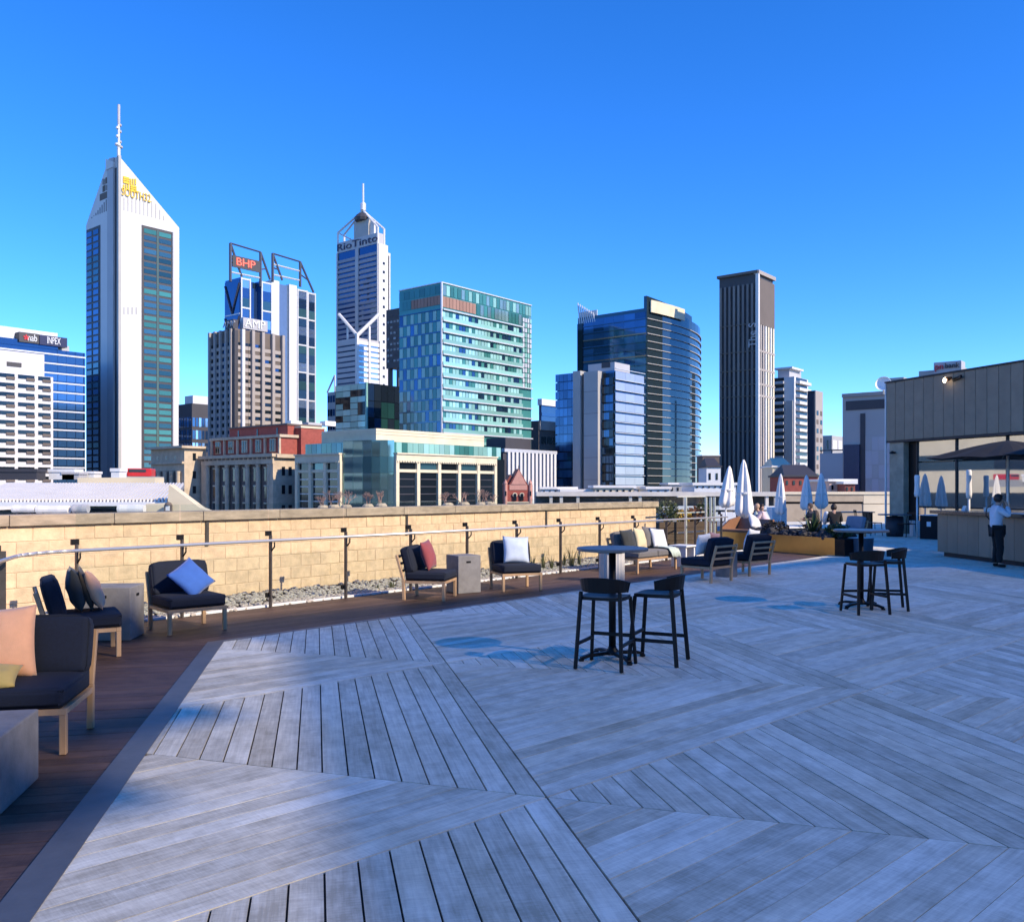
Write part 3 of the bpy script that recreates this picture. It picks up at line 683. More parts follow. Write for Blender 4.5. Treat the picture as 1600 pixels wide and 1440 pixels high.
o = ob('pillow', pillow_mesh(.55, .5, .2, 21), P_wht, None, (c.x, c.y, hh + .28), rot=(R(62), R(25), R(40))); tag(o, 'white pillow slumped over the edge of the brass planter', 'pillow')
t = thing('tub', 'dark blue round tub at the right end of the brass planter', 'tub', (8.78, 22.25, 0)); M_tub = mat('blue_grey_metal', (.06, .085, .12), .5, .3, .2, 5)
MB().lathe([(.26, 0), (.29, .04), (.31, .42), (.325, .44)], 28).build('body', M_tub, t, smooth=False); MB().lathe([(.30, .441), (.29, .45), (.1, .452)], 24).build('lid', mat('pale_lid', (.5, .48, .45), .6), t)
# ---- bed with shrubs behind the glass, right of the block wall
q = p_end + D * .5 + OUT * .2
bed = thing('timber_planter', 'dark brown timber planter wall seen through the glass right of the block wall', 'planter', (q.x, q.y, 0), R(18))
for k in range(5): MB().box(0, 1.75, 0, .05, -.05 + k * .17, -.05 + k * .17 + .16).build('board', mat('dark_brown_timber', (.10, .06, .035), .7, 0, .25, 5, (1, 1, 8)) if k == 0 else MATS['dark_brown_timber'], bed)
MB().box(.02, 1.73, .051, 1.2, -.05, .74).build('soil', M_soil, bed)
for k, (x, rx, rz_, m, lab) in enumerate(((.45, .34, .30, M_fol2, 'olive green shrub beside the end of the block wall'), (.95, .3, .17, mat('yellow_flower', (.55, .33, .03), .6, 0, .4, 20), 'low yellow flowering bush behind the glass railing'), (1.3, .3, .2, mat('rust_leaf', (.25, .10, .04), .6, 0, .4, 20), 'low rust red bush behind the glass railing'), (1.6, .3, .3, M_fol, 'dark green bush behind the white rail posts'))):
    c = V((q.x, q.y, 0)) + Matrix.Rotation(R(18), 3, 'Z') @ V((x, .45, .74))
    leafball('shrub', lab, c, rx, rz_, 500, m, .06)
rp = thing('white_rail_posts', 'group of pale metal posts and rails at the end of the glass balustrade', 'railing', R0 + D * 13.1, RZ)
for x, y in ((-.85, .3), (.1, .12), (.35, .15), (.55, .5)): MB().box(x - .025, x + .025, y - .025, y + .025, -.058, 1.46).build('post', M_white_post, rp)
for z in (.55, 1.05, 1.46): MB().box(-.86, .56, .52, .55, z, z + .03).build('rail', M_white_post, rp)
# ---- folded parasols
def folded(label, u, v_top, v_bot, Y, wpx, lean=0.0, seed=0):
    b = at(u, HZ, Y); b.z = 0; zt = EYE - (v_top - HZ) / FPX * Y; zb = EYE - (v_bot - HZ) / FPX * Y; w = wpx / FPX * Y / 2 * .86
    t = thing('folded_parasol', label, 'parasol', b, 0, 'folded white parasols'); rr = random.Random(seed)
    MB().tube((0, 0, .04), (0, 0, zb + .3), .025, 10).build('pole', M_white, t, smooth=True, fix=False)
    MB().lathe([(.3, 0), (.3, .04), (.06, .06)], 20).build('base', M_conc, t)
    N = 36; prof = [(0, .10), (.06, .30), (.3, .58), (.6, .84), (.85, 1.0), (.95, .95), (1, .55)]; vs = []; fs = []
    for k in range(14):
        s = k / 13
        for a, b2 in zip(prof, prof[1:]):
            if a[0] <= s <= b2[0]: rad = w * (a[1] + (b2[1] - a[1]) * (s - a[0]) / (b2[0] - a[0])); break
        z = zt + (zb - zt) * s
        for i in range(N):
            fold = 1 + .24 * math.sin(i * 2 * PI / N * 6 + s * 1.5 + seed) * min(1, .35 + s * 2) + .10 * math.sin(i * 2 * PI / N * 3 + seed * 2)
            a = 2 * PI * i / N; vs.append((lean * (1 - s) + rad * fold * math.cos(a), rad * fold * math.sin(a), z + .03 * math.sin(3 * a + seed) * s))
    for k in range(13):
        fs += [(k * N + i, (k + 1) * N + i, (k + 1) * N + (i + 1) % N, k * N + (i + 1) % N) for i in range(N)]
    fs += [tuple(range(N)), tuple(range(13 * N, 14 * N))[::-1]]
    MB().add(vs, fs).build('canopy', M_canv, t, smooth=True)
    zt2 = zb + (zt - zb) * .42
    MB().lathe([(w * .93, -.03), (w * .95, 0), (w * .93, .03)], 20, (lean * .4, 0, zt2)).build('strap', M_white, t)
    return t
folded('leftmost folded white parasol, hooked at its tip', 1134, 728, 792, 29.5, 24, .12, 1)
folded('tallest folded white parasol beside the brass planter', 1163, 718, 808, 26.6, 27, -.02, 2)
folded('thin folded white parasol in front of the striped tower', 1220, 740, 803, 32, 17, 0, 3)
folded('left one of the two folded parasols before the cream far wall', 1260, 742, 796, 33.5, 19, 0, 4)
folded('right one of the two folded parasols before the cream far wall', 1283, 739, 794, 33.8, 20, 0, 5)
# ---- far terrace walls and ledges
fw = thing('far_wall', 'cream rendered wall with a ledge closing the far end of the terrace', 'wall', (0, 46.2, 0))
x0, x1, x2 = (1228 - 800) / FPX * 46, (1351 - 800) / FPX * 46, (1392 - 800) / FPX * 46
MB().box(x0, x1, 0, .3, -.06, .86).build('panel', mat('cream_render_shade', (.40, .33, .25), .85, 0, .12, 2), fw)  # left panels carry the cream wall's shade in their colour
MB().box(x0, x1, -.05, .3, .98, 1.36).build('panel', MATS['cream_render_shade'], fw)
MB().box(x0, x1, .05, .3, .861, .979).build('recess', M_black, fw)  # black strip stands for the shade line of the coping
MB().box(x1 + .002, x2 + 2, -.04, .3, -.06, .85).build('panel', M_cream, fw); MB().box(x1 + .002, x2 + 2, -.06, .3, .88, 1.36).build('panel', M_cream, fw)
MB().box(x0 - .1, x2 + 2, -.12, .36, 1.362, 1.50).build('ledge', M_cream, fw)
MB().box(x1 + .002, x2 + 2, 0, .3, .851, .879).build('recess', M_black, fw)  # black shade line continued along the right part
lg = thing('street_canopy', 'long pale concrete ledge on short posts across the street', 'ledge', (0, 58, 0))
X = lambda u, Y: (u - 800) / FPX * Y
Z = lambda v, Y: EYE - (v - HZ) / FPX * Y
MB().box(X(838, 58), X(1240, 58), -.2, 3, Z(775, 58), Z(768.5, 58)).build('slab', mat('pale_concrete', (.60, .56, .50), .8, 0, .12, 1), lg)
MB().box(X(838, 58), X(1240, 58), .6, 3, Z(800, 58), Z(775.2, 58)).build('back_wall', mat('dark_render', (.12, .11, .10), .8, 0, .3, 1), lg)
for u in (861, 877, 903, 985, 1000, 1070, 1148, 1198, 1212): MB().box(X(u, 58) - .1, X(u, 58) + .1, -.1, .2, Z(800, 58), Z(775.2, 58)).build('post', MATS['pale_concrete'], lg)
MB().box(X(1030, 58), X(1232, 58), -.6, -.3, Z(796, 58), Z(790, 58)).build('lower_rail', MATS['white_paint'], lg)
# air-conditioning boxes with louvres behind the people
ac = thing('louvred_cabinet', 'white louvred plant cabinet behind the seated guests', 'cabinet', at(1207, 800, 36) * V((1, 1, 0)).length if False else V((X(1207, 36), 36, 0)))
MB().box(0, X(1230, 36) - X(1207, 36), .05, .8, 0, Z(793, 36)).build('body', M_white, ac)
for k in range(7): MB().box(.03, .57, .0, .049, .12 + k * .11, .19 + k * .11).build('louvre', M_white, ac)
# ================================================================ PAVILION
E0 = V((14.2, 33.5, 0)); fx = V((.31, -.95, 0)).normalized(); prz = math.atan2(fx.y, fx.x)
M_fasc = mat('taupe_cladding', (.28, .215, .15), .7, 0, .10, 3, bump=.08, rnd=.05)
pv = thing('pavilion', 'flat roofed taupe clad bar pavilion with tall glass front at the right edge', 'building', E0, prz)
Lp = 24.0; pw = .464
me = MB().box(.006, pw - .006, 0, .05, 3.48, 5.66).mesh('cladding_panel', .008, 1, fix=True)
k = 0
while k * pw < Lp: ob('cladding_panel', me, M_fasc, pv, (k * pw, random.uniform(-.002, .002), 0)); k += 1
M_dark = mat('dark_metal_trim', (.03, .03, .032), .5, .3)
MB().box(0, Lp, .0505, .3, 3.5, 5.64).build('fascia_core', M_dark, pv); MB().box(-.06, Lp, -.04, 12, 5.665, 5.72).build('roof', M_dark, pv)
MB().box(0, Lp, .0, .45, 3.40, 3.475).build('soffit_trim', M_dark, pv)
MB().box(-.055, -.005, -.03, .03, 0, 5.66).build('upright_strip', M_white, pv)  # white pipe down the corner
MB().box(0, .05, .31, 12, 0, 5.66).build('end_wall', M_fasc, pv)
M_col = mat('beige_stone_column', (.36, .30, .22), .8, 0, .2, 3, bump=.15)
MB().box(.10, .82, .06, .5, 0, 3.39).build('column', M_col, pv); MB().box(.82, 1.25, .30, .5, 0, 3.39).build('door_recess', M_black, pv)
M_pane = mat('mirror_pane', (.62, .63, .62), .02, .85, .02, 1)
xs = [1.25, 3.08, 5.17] + [5.17 + 2.05 * i for i in range(1, 10)]
for a, b in zip(xs, xs[1:]):
    w = MB().box(a - .03, a + .03, .26, .36, 0, 3.39).build('mullion', M_dark, pv)
    for z0, z1 in ((.06, .98), (1.04, 2.62), (2.66, 3.38)): MB().box(a + .04, b - .04, .31, .325, z0, z1).build('glass_pane', M_pane, pv, fix=True)
    MB().box(a + .031, b - .031, .27, .35, .985, 1.035).build('transom', M_dark, pv)
MB().box(1.2, Lp, 2, 2.1, 0, 5.6).build('back_wall', M_dark, pv)
fl = thing('flood_lamp', 'small flood lamp glowing on the taupe pavilion fascia', 'lamp', E0 + fx * 3.1 + V((0, 0, 5.42)), prz)
MB().bar((.15, -.01, -.02), (.62, -.14, .06), .07, .09).build('arm', M_black, fl); MB().lathe([(.04, 0), (.12, .08), (.13, .12)], 14).build('housing', mat('copper_housing', (.3, .12, .05), .4, .6), fl, (.08, -.16, -.03), 0)
lens = MB().lathe([(.11, 0), (.10, .05), (.03, .085)], 14).build('lens', mat('lamp_lens', (1, .85, .6), .3, 0, 0, 1, emit=3.0), fl, (.0, -.2, 0)); lens.rotation_euler = (R(60), R(-60), 0)
wl_ = thing('wall_lamp', 'round black wall lamp on the beige pavilion column', 'lamp', E0 + fx * .4 + V((0, 0, 2.98)), prz)
MB().lathe([(.02, .1), (.09, .06), (.11, 0), (.02, -.01)], 16, (0, -.08, 0)).build('shade', M_black, wl_); MB().box(-.03, .03, -.06, .055, .03, .07).build('bracket', M_black, wl_)
# ---- bar counter
bc = V((10.67, 22.15, 0)); bx = V((.088, -.996, 0)).normalized(); brz = math.atan2(bx.y, bx.x)
ct = thing('bar_counter', 'long taupe panelled bar counter with dark top at the right', 'counter', bc, brz)
M_bar = mat('taupe_bar_panel', (.25, .19, .13), .5, 0, .12, 3, (1, 1, .4), bump=.06, rnd=.06)
BL = 10.0; me = MB().box(.004, .416, 0, .03, .11, 1.055).mesh('panel', .004, 1, fix=True)
for i in range(int(BL / .42)): ob('panel', me, M_bar, ct, (i * .42, random.uniform(-.0015, .0015), 0))
me2 = MB().box(-.03, 0, .001, .42, .11, 1.055).mesh('panel', .004, 1, fix=True)
for i in range(4): ob('panel', me2, M_bar, ct, (0, .031 + i * .425, 0))
MB().box(.001, BL, .031, 1.72, .11, 1.054).build('carcass', M_dark, ct); MB().box(.12, BL, .1, 1.6, 0, .109).build('plinth', M_dark, ct)
MB().box(-.14, BL, -.13, 1.85, 1.057, 1.14).build('counter_top', mat('dark_stone_top', (.03, .03, .035), .18, 0, .3, 12), ct, bevel=.008)
MB().box(3.0, BL, -.132, -.05, 1.141, 1.165).build('top_edge', M_white, ct)
for k, (x, y, h, lab) in enumerate(((.35, .5, .09, 'white menu card at the left corner of the bar counter'), (.75, .95, .08, 'white napkin holder behind the corner of the bar counter'), (1.25, .6, .07, 'white menu card left of the parasol pole'), (2.4, 1.0, .06, 'white tray right of the parasol pole'), (3.55, .9, .10, 'pale blue box on the bar counter at the right edge'))):
    p = bc + Matrix.Rotation(brz, 3, 'Z') @ V((x, y, 1.141)); o = MB()
    o.add([(-.07, -.05, 0), (.07, -.05, 0), (.07, .05, 0), (-.07, .05, 0), (-.07, 0, h * 1.3), (.07, 0, h * 1.3)], [(3, 2, 1, 0), (0, 1, 5, 4), (2, 3, 4, 5), (1, 2, 5), (3, 0, 4)]) if k in (0, 2) else o.box(-.16, .16, -.1, .1, 0, h)
    tag(o.build('menu_card' if k in (0, 2) else 'counter_tray', M_white if k < 4 else mat('pale_blue_box', (.45, .55, .66), .5), loc=p, rz=brz + .2 * k), lab, 'menu' if k in (0, 2) else 'tray')
def parasol(label, loc, r, z_e, z_t, rz):
    t = thing('open_parasol', label, 'parasol', loc, rz, 'open black parasols')
    MB().tube((0, 0, 0), (0, 0, z_t - .02), .03, 12).build('pole', M_white, t, smooth=True, fix=False)
    vs = [(0, 0, z_t)]; N = 8; fs = []; K = 5
    for k in range(1, K + 1):
        s = k / K
        for i in range(N * 4):
            a = 2 * PI * i / (N * 4); q = 1 / max(abs(math.cos(a)), abs(math.sin(a))); rad = r * s * (1 + (min(q, 1.28) - 1) * .85)
            sag = .06 * s * (1 - abs(math.cos(a * 4))) if k < K else .035 * (1 - abs(math.cos(a * 4)))
            vs.append((rad * math.cos(a), rad * math.sin(a), z_t - (z_t - z_e) * (s ** 1.25) - sag))
    n = N * 4
    fs += [(0, 1 + i, 1 + (i + 1) % n) for i in range(n)]
    for k in range(K - 1): fs += [(1 + k * n + i, 1 + (k + 1) * n + i, 1 + (k + 1) * n + (i + 1) % n, 1 + k * n + (i + 1) % n) for i in range(n)]
    o = MB().add(vs, fs).build('canopy', M_dkcanv, t, fix=False); so = o.modifiers.new('t', 'SOLIDIFY'); so.thickness = .012
    for i in range(8):
        a = 2 * PI * i / 8; q = 1.24 if i % 2 else 1.0
        MB().tube((0, 0, z_t - .10), (math.cos(a) * r * q * .97, math.sin(a) * r * q * .97, z_e + .0), .012, 6).build('rib', M_dark, t, fix=False)
    return t
parasol('open black parasol standing on the bar counter', bc + Matrix.Rotation(brz, 3, 'Z') @ V((.9, 1.25, 1.14)) - V((0, 0, 1.14)), 1.45, 2.44, 2.85, R(20))
parasol('open black parasol cut off by the right edge', bc + Matrix.Rotation(brz, 3, 'Z') @ V((3.9, 1.25, 0)), 1.45, 2.44, 2.85, R(12))
def sleeve(label, u, v0, v1, Y, zb):
    b = V((X(u, Y), Y, zb)); t = thing('sleeved_parasol', label, 'parasol', b, 0, 'narrow folded parasols in sleeves'); w = 8 / FPX * Y / 2
    MB().tube((0, 0, 0), (0, 0, Z(v1, Y) - zb), .03, 10).build('pole', M_white, t, smooth=True, fix=False)
    MB().lathe([(w * .9, 0), (w * 1.1, .1), (w * .9, .4), (w, .7), (w * .8, .75)], 14, (0, 0, Z(v1, Y) - zb)).build('sleeve', M_canv, t, smooth=True)
sleeve('narrow folded parasol in a pale sleeve left of the buffet', 1433, 739, 776, 30.4, 0.0)
sleeve('narrow folded parasol in a pale sleeve behind the bar counter', 1514, 738, 778, 23.4, 0.0)
bu = thing('buffet_table', 'buffet table under a black cloth with three white cards beside the pavilion', 'table', (X(1437, 29.5), 29.5, 0), R(-55))
MB().box(0, 1.9, 0, .8, 0, .78).build('cloth', M_dkcanv, bu, bevel=.02); MB().box(-.02, 1.92, -.02, .82, .782, .80).build('table_top', M_white, bu)
for x in (.25, .8, 1.35): MB().box(x, x + .14, -.012, -.002, .42, .58).build('card', M_white, bu)
tag(MB().box(-.14, .14, -.14, .14, 0, .5).box(-.15, .15, -.15, .15, .501, .54).build('waste_bin', M_white, loc=(X(1430, 31.3), 31.3, 0), bevel=.01), 'small white bin at the left end of the buffet', 'bin')
bt = thing('barrel_table', 'dark round table on a barrel base before the pavilion column', 'table', (X(1398, 31), 31, 0))
MB().lathe([(.27, 0), (.31, .35), (.28, .70)], 20).build('barrel', mat('dark_barrel', (.03, .03, .04), .6, 0, .3, 4), bt, smooth=True); MB().lathe([(.55, .74), (.56, .76), (.55, .78)], 28).build('table_top', M_top, bt)
MB().lathe([(.1, .70), (.1, .739)], 12).build('collar', M_black, bt)
def wire_chair(label, loc, rz):
    t = thing('wire_chair', label, 'chair', loc, rz, 'thin black chairs at the far tables')
    for x in (-.2, .2):
        for y in (-.2, .2): MB().tube((x * 1.15, y * 1.15, 0), (x, y, .44), .012, 6).build('leg', M_black, t, fix=False)
    MB().box(-.22, .22, -.22, .22, .44, .465).build('seat', M_black, t)
    for x in (-.2, 0, .2): MB().tube((x, .2, .465), (x * 1.05, .27, .82), .011, 6).build('back_rod', M_black, t, fix=False)
    MB().box(-.22, .22, .25, .28, .78, .85).build('backrest', M_black, t)
wire_chair('thin black chair left of the barrel table', (X(1364, 31.6), 31.6, 0), R(100)); wire_chair('thin black chair right of the barrel table', (X(1416, 30.6), 30.6, 0), R(-70))
wire_chair('thin black chair before the far cream wall', (X(1347, 34), 34, 0), R(80))
ft = thing('far_table', 'long dark table before the far cream wall', 'table', (X(1334, 35), 35, 0), R(8))
MB().box(-.9, .7, -.35, .35, .72, .76).build('table_top', M_top, ft)
for x in (-.8, .6): MB().box(x - .03, x + .03, -.3, .3, 0, .719).build('leg', M_black, ft)
ls = make_chair('far_armchair', 'pale blue grey low armchair beside the guest in black', 'chair', .75, 1, loc=(X(1326, 28), 28, 0), face=ang(-.9, -.3))
for o in ls.children:
    if 'cushion' in o.name: o.data.materials[0] = mat('blue_grey_cloth', (.20, .26, .33), .9)
lt = thing('low_table', 'low white topped table between the seated guests', 'table', (X(1228, 26.5), 26.5, 0), R(20))
MB().box(-.45, .45, -.3, .3, .50, .54).build('table_top', M_white, lt)
for x in (-.4, .4): MB().box(x - .03, x + .03, -.26, .26, 0, .499).build('leg', M_black, lt)
# ================================================================ PEOPLE
M_skin = mat('skin', (.45, .27, .19), .55, 0, .06, 20); M_hair = mat('dark_brown_hair', (.02, .012, .009), .6, 0, .3, 60, (1, 1, .2))
def skinned(name, verts, edges, m, parent=None, sub=1, root=0):
    me = bpy.data.meshes.new(name); me.from_pydata([v[0] for v in verts], edges, []); o = ob(name, me, m, parent)
    sk = o.modifiers.new('skin', 'SKIN'); sk.use_smooth_shade = True
    for i, sv in enumerate(me.skin_vertices[0].data):
        r = verts[i][1]; sv.radius = r if isinstance(r, tuple) else (r, r); sv.use_root = (i == root)
    ss = o.modifiers.new('sub', 'SUBSURF'); ss.levels = sub; ss.render_levels = sub
    return o
FT = bpy.data.textures.new('cloth_folds', 'CLOUDS'); FT.noise_scale = .12
def fold(o):
    d = o.modifiers.new('folds', 'DISPLACE'); d.texture = FT; d.strength = .035; d.texture_coords = 'LOCAL'; return o
def person(label, loc, rz, J, top, low, hair=M_hair, hairlen=.0, shoes=M_black, name='person'):
    """J: joints in local space (x right, y front, z up)"""
    t = thing(name, label, 'person', loc, rz)
    body = [(J['pel'], .115), (J['spi'], .10), (J['che'], (.125, .105)), (J['nec'], .048), (J['hd0'], .062), (J['hd1'], (.075, .088)), (J['hd2'], (.066, .075))]
    ed = [(0, 1), (1, 2), (2, 3), (3, 4), (4, 5), (5, 6)]
    fw_ = V(J.get('look', (0, 1, 0))).normalized(); hm = V(J['hd1'])
    body.append((tuple(V(J['hd0']) + fw_ * .085 + V((0, 0, .045))), .012)); ed.append((5, len(body) - 1))          # nose
    for s in 'lr':
        i0 = len(body)
        body += [(J['sh' + s], .052), (J['el' + s], .040), (J['wr' + s], .027), (J['ha' + s], (.034, .02))]
        ed += [(2, i0), (i0, i0 + 1), (i0 + 1, i0 + 2), (i0 + 2, i0 + 3)]
        h = V(J['ha' + s]); dd = (h - V(J['wr' + s])).normalized(); sd_ = dd.cross(V((0, 0, 1))); sd_ = sd_.normalized() if sd_.length > .05 else V((1, 0, 0))
        for k, L in enumerate((.06, .075, .08, .07)):
            a = h + dd * .03 + sd_ * (k - 1.5) * .019; b = a + dd * L * .55; c2 = b + dd * L * .3 - V((0, 0, .02))
            j = len(body); body += [(tuple(a), .009), (tuple(b), .0085), (tuple(c2), .0075)]; ed += [(i0 + 3, j), (j, j + 1), (j + 1, j + 2)]
        j = len(body); body += [(tuple(h + sd_ * .045 - dd * .01), .01), (tuple(h + sd_ * .06 + dd * .03), .009)]; ed += [(i0 + 3, j), (j, j + 1)]
        i1 = len(body); body += [(J['hi' + s], .085), (J['kn' + s], .056), (J['an' + s], .036), (J['to' + s], .032)]
        ed += [(0, i1), (i1, i1 + 1), (i1 + 1, i1 + 2), (i1 + 2, i1 + 3)]
    skinned('body', body, ed, M_skin, t)
    tv = [(tuple(V(J['pel']) + V((0, 0, -.02))), (.16, .145)), (J['spi'], (.145, .13)), (J['che'], (.165, .13)), (tuple(V(J['nec']) * .6 + V(J['che']) * .4), .085)]; te = [(0, 1), (1, 2), (2, 3)]
    for s in 'lr':
        i0 = len(tv); tv += [(J['sh' + s], .075), (J['el' + s], .062), (J['wr' + s], .045)]; te += [(2, i0), (i0, i0 + 1), (i0 + 1, i0 + 2)]
    fold(skinned('top', tv, te, top, t, 2))
    lv = [(tuple(V(J['pel']) + V((0, 0, -.03))), .13)]; le = []
    for s in 'lr':
        i0 = len(lv); lv += [(J['hi' + s], .105), (J['kn' + s], .078), (J['an' + s], .058)]; le += [(0, i0), (i0, i0 + 1), (i0 + 1, i0 + 2)]
    fold(skinned('trousers', lv, le, low, t, 2))
    for s in 'lr': skinned('shoe', [(tuple(V(J['an' + s]) + V((0, -.03, -.03))), .045), (tuple((V(J['an' + s]) + V(J['to' + s])) / 2 + V((0, 0, -.012))), .042), (J['to' + s], .038)], [(0, 1), (1, 2)], shoes, t)
    bk_ = -fw_; hc = hm + bk_ * .02 + V((0, 0, .008)); sdv = fw_.cross(V((0, 0, 1))).normalized(); hb = MB(); vs = []; fs = []
    for a in range(9):
        th = PI * a / 8
        for q in range(16):
            ph = 2 * PI * q / 16; d_ = V((math.sin(th) * math.cos(ph), math.sin(th) * math.sin(ph), math.cos(th))); fr = math.cos(ph)
            k = 1.0 if not (fr > .35 and d_.z < .45) else .72
            zz = d_.z * (.112 if d_.z > 0 else .095 + hairlen * max(0, -fr))
            vs.append(hc + fw_ * d_.x * .108 * k + sdv * d_.y * .092 * k + V((0, 0, zz * (k if d_.z > 0 else 1))))
    for a in range(8): fs += [(a * 16 + q, (a + 1) * 16 + q, (a + 1) * 16 + (q + 1) % 16, a * 16 + (q + 1) % 16) for q in range(16)]
    hb.add(vs, fs).build('hair', hair, t, smooth=True)
    for s in (-1, 1):
        sx = fw_.cross(V((0, 0, 1))).normalized() * s; MB().lathe([(.001, -.004), (.009, 0), (.001, .006)], 8, hm * .55 + V(J['hd0']) * .45 + fw_ * .078 + sx * .03).build('eye', M_white, t)
    return t
stand = dict(pel=(0, 0, .84), spi=(0, -.015, 1.0), che=(0, 0, 1.19), nec=(0, .03, 1.335), hd0=(0, .055, 1.395), hd1=(0, .065, 1.455), hd2=(0, .06, 1.50), look=(0, 1, -.15),
    shl=(-.155, .0, 1.26), ell=(-.19, .16, 1.05), wrl=(-.06, .22, 1.26), hal=(-.035, .20, 1.33), shr=(.155, 0, 1.26), elr=(.19, .19, 1.10), wrr=(.07, .19, 1.31), har=(.045, .165, 1.38),
    hil=(-.085, 0, .79), knl=(-.09, .03, .44), anl=(-.09, -.02, .085), tol=(-.10, .12, .04), hir=(.085, 0, .79), knr=(.09, .05, .44), anr=(.10, .02, .085), tor=(.12, .16, .04))
M_shirt = mat('white_cotton', (.60, .64, .70), .9, 0, .06, 20, bump=.15); M_blk = mat('black_cloth', (.008, .008, .01), .9, 0, .2, 30)
pp = V((10.37, 18.9, 0))
person('person in white top and black trousers with hand raised to the face at the bar', pp, R(-102), stand, M_shirt, M_blk)
bgm = MB(); bgm.box(-.10, .10, -.045, .045, -.11, .11)
bag = thing('crossbody_bag', 'black crossbody bag on the hip of the person at the bar', 'bag', pp + Matrix.Rotation(R(-102), 3, 'Z') @ V((-.12, .17, .80)), R(-102 - 15))
bgm.build('pouch', M_blk, bag, bevel=.025); stp = [V((-.06, .02, .1)), V((-.08, -.22, .16)), V((-.02, -.33, .30)), V((.12, -.32, .46)), V((.24, -.2, .56))]
MB().path(stp, .009, 6).build('strap', M_blk, bag, fix=False)
def seated(lean=.0, look=(0, 1, 0), arm=0):
    return dict(pel=(0, 0, .52), spi=(0, .02 + lean * .4, .68), che=(0, .04 + lean, .86), nec=(0, .07 + lean * 1.5, .99), hd0=(0, .09 + lean * 1.7, 1.045), hd1=(0, .1 + lean * 1.8, 1.10), hd2=(0, .1 + lean * 1.8, 1.145), look=look,
        shl=(-.16, .04 + lean, .93), ell=(-.22, .14 + lean, .71), wrl=(-.12, .33 + lean, .70), hal=(-.08, .39 + lean, .71), shr=(.16, .04 + lean, .93), elr=(.22, .14 + lean, .71), wrr=(.12, .33 + lean, .70), har=(.08, .39 + lean, .71),
        hil=(-.09, .04, .49), knl=(-.12, .44, .47), anl=(-.12, .42, .085), tol=(-.12, .56, .04), hir=(.09, .04, .49), knr=(.12, .44, .47), anr=(.12, .42, .085), tor=(.12, .56, .04))
def seat_at(u, Y, dz=0): return V((X(u, Y), Y, dz))
M_teal = mat('pale_teal_shirt', (.42, .52, .54), .9); M_pinks = mat('pale_pink_shirt', (.62, .50, .56), .9); M_tan = mat('brown_jacket', (.09, .065, .055), .9)
person('seated guest with dark hair and pale teal top facing the camera', seat_at(1187, 27.4), R(190), seated(.03), M_teal, M_blk, hairlen=.1)
person('seated guest in pale pink top bending towards the table', seat_at(1201, 26.9), R(60), seated(.16, (0, 1, -.3)), M_pinks, M_tan, hair=mat('fair_hair', (.42, .28, .2), .6))
person('seated guest in brown jacket and cap before the folded parasols', seat_at(1276, 28.2), R(110), seated(.10, (0, 1, -.2)), M_tan, M_blk, hair=M_tan)
person('seated guest in black waistcoat with pale sleeves seen from behind', seat_at(1304, 26.4), R(-15), seated(.10), M_blk, M_blk)
wrap = skinned('shawl', [((-.20, .10, 1.0), .075), ((-.27, .2, .72), .07), ((-.25, .3, .6), .06)], [(0, 1), (1, 2)], M_shirt); wrap.location = seat_at(1304, 26.4); wrap.rotation_euler = (0, 0, R(-15))
tag(wrap, 'pale shawl over the left shoulder of the guest in black', 'shawl')
for k, (u, Y, rz_) in enumerate(((1187, 27.4, 190), (1201, 26.9, 60), (1276, 28.2, 110), (1304, 26.4, -15))):
    b = seat_at(u, Y); t = thing('stool_seat', ('dark low seat under the guest in pale teal', 'dark low seat under the guest in pale pink', 'dark low seat under the guest in brown', 'dark low seat under the guest in black')[k], 'seat', b, R(rz_))
    MB().box(-.22, .22, -.2, .24, .34, .40).build('seat', M_navy, t, bevel=.02)
    for x in (-.18, .18):
        for y in (-.16, .2): MB().box(x - .02, x + .02, y - .02, y + .02, 0, .339).build('leg', M_black, t)
struct('paving', MB().prism([(8.32, 22.1), (8.98, 21.9), (12.85, 44.4), (9.6, 46), (6.3, 31), (5.7, 26.2)], -.059, -.004), M_slab)
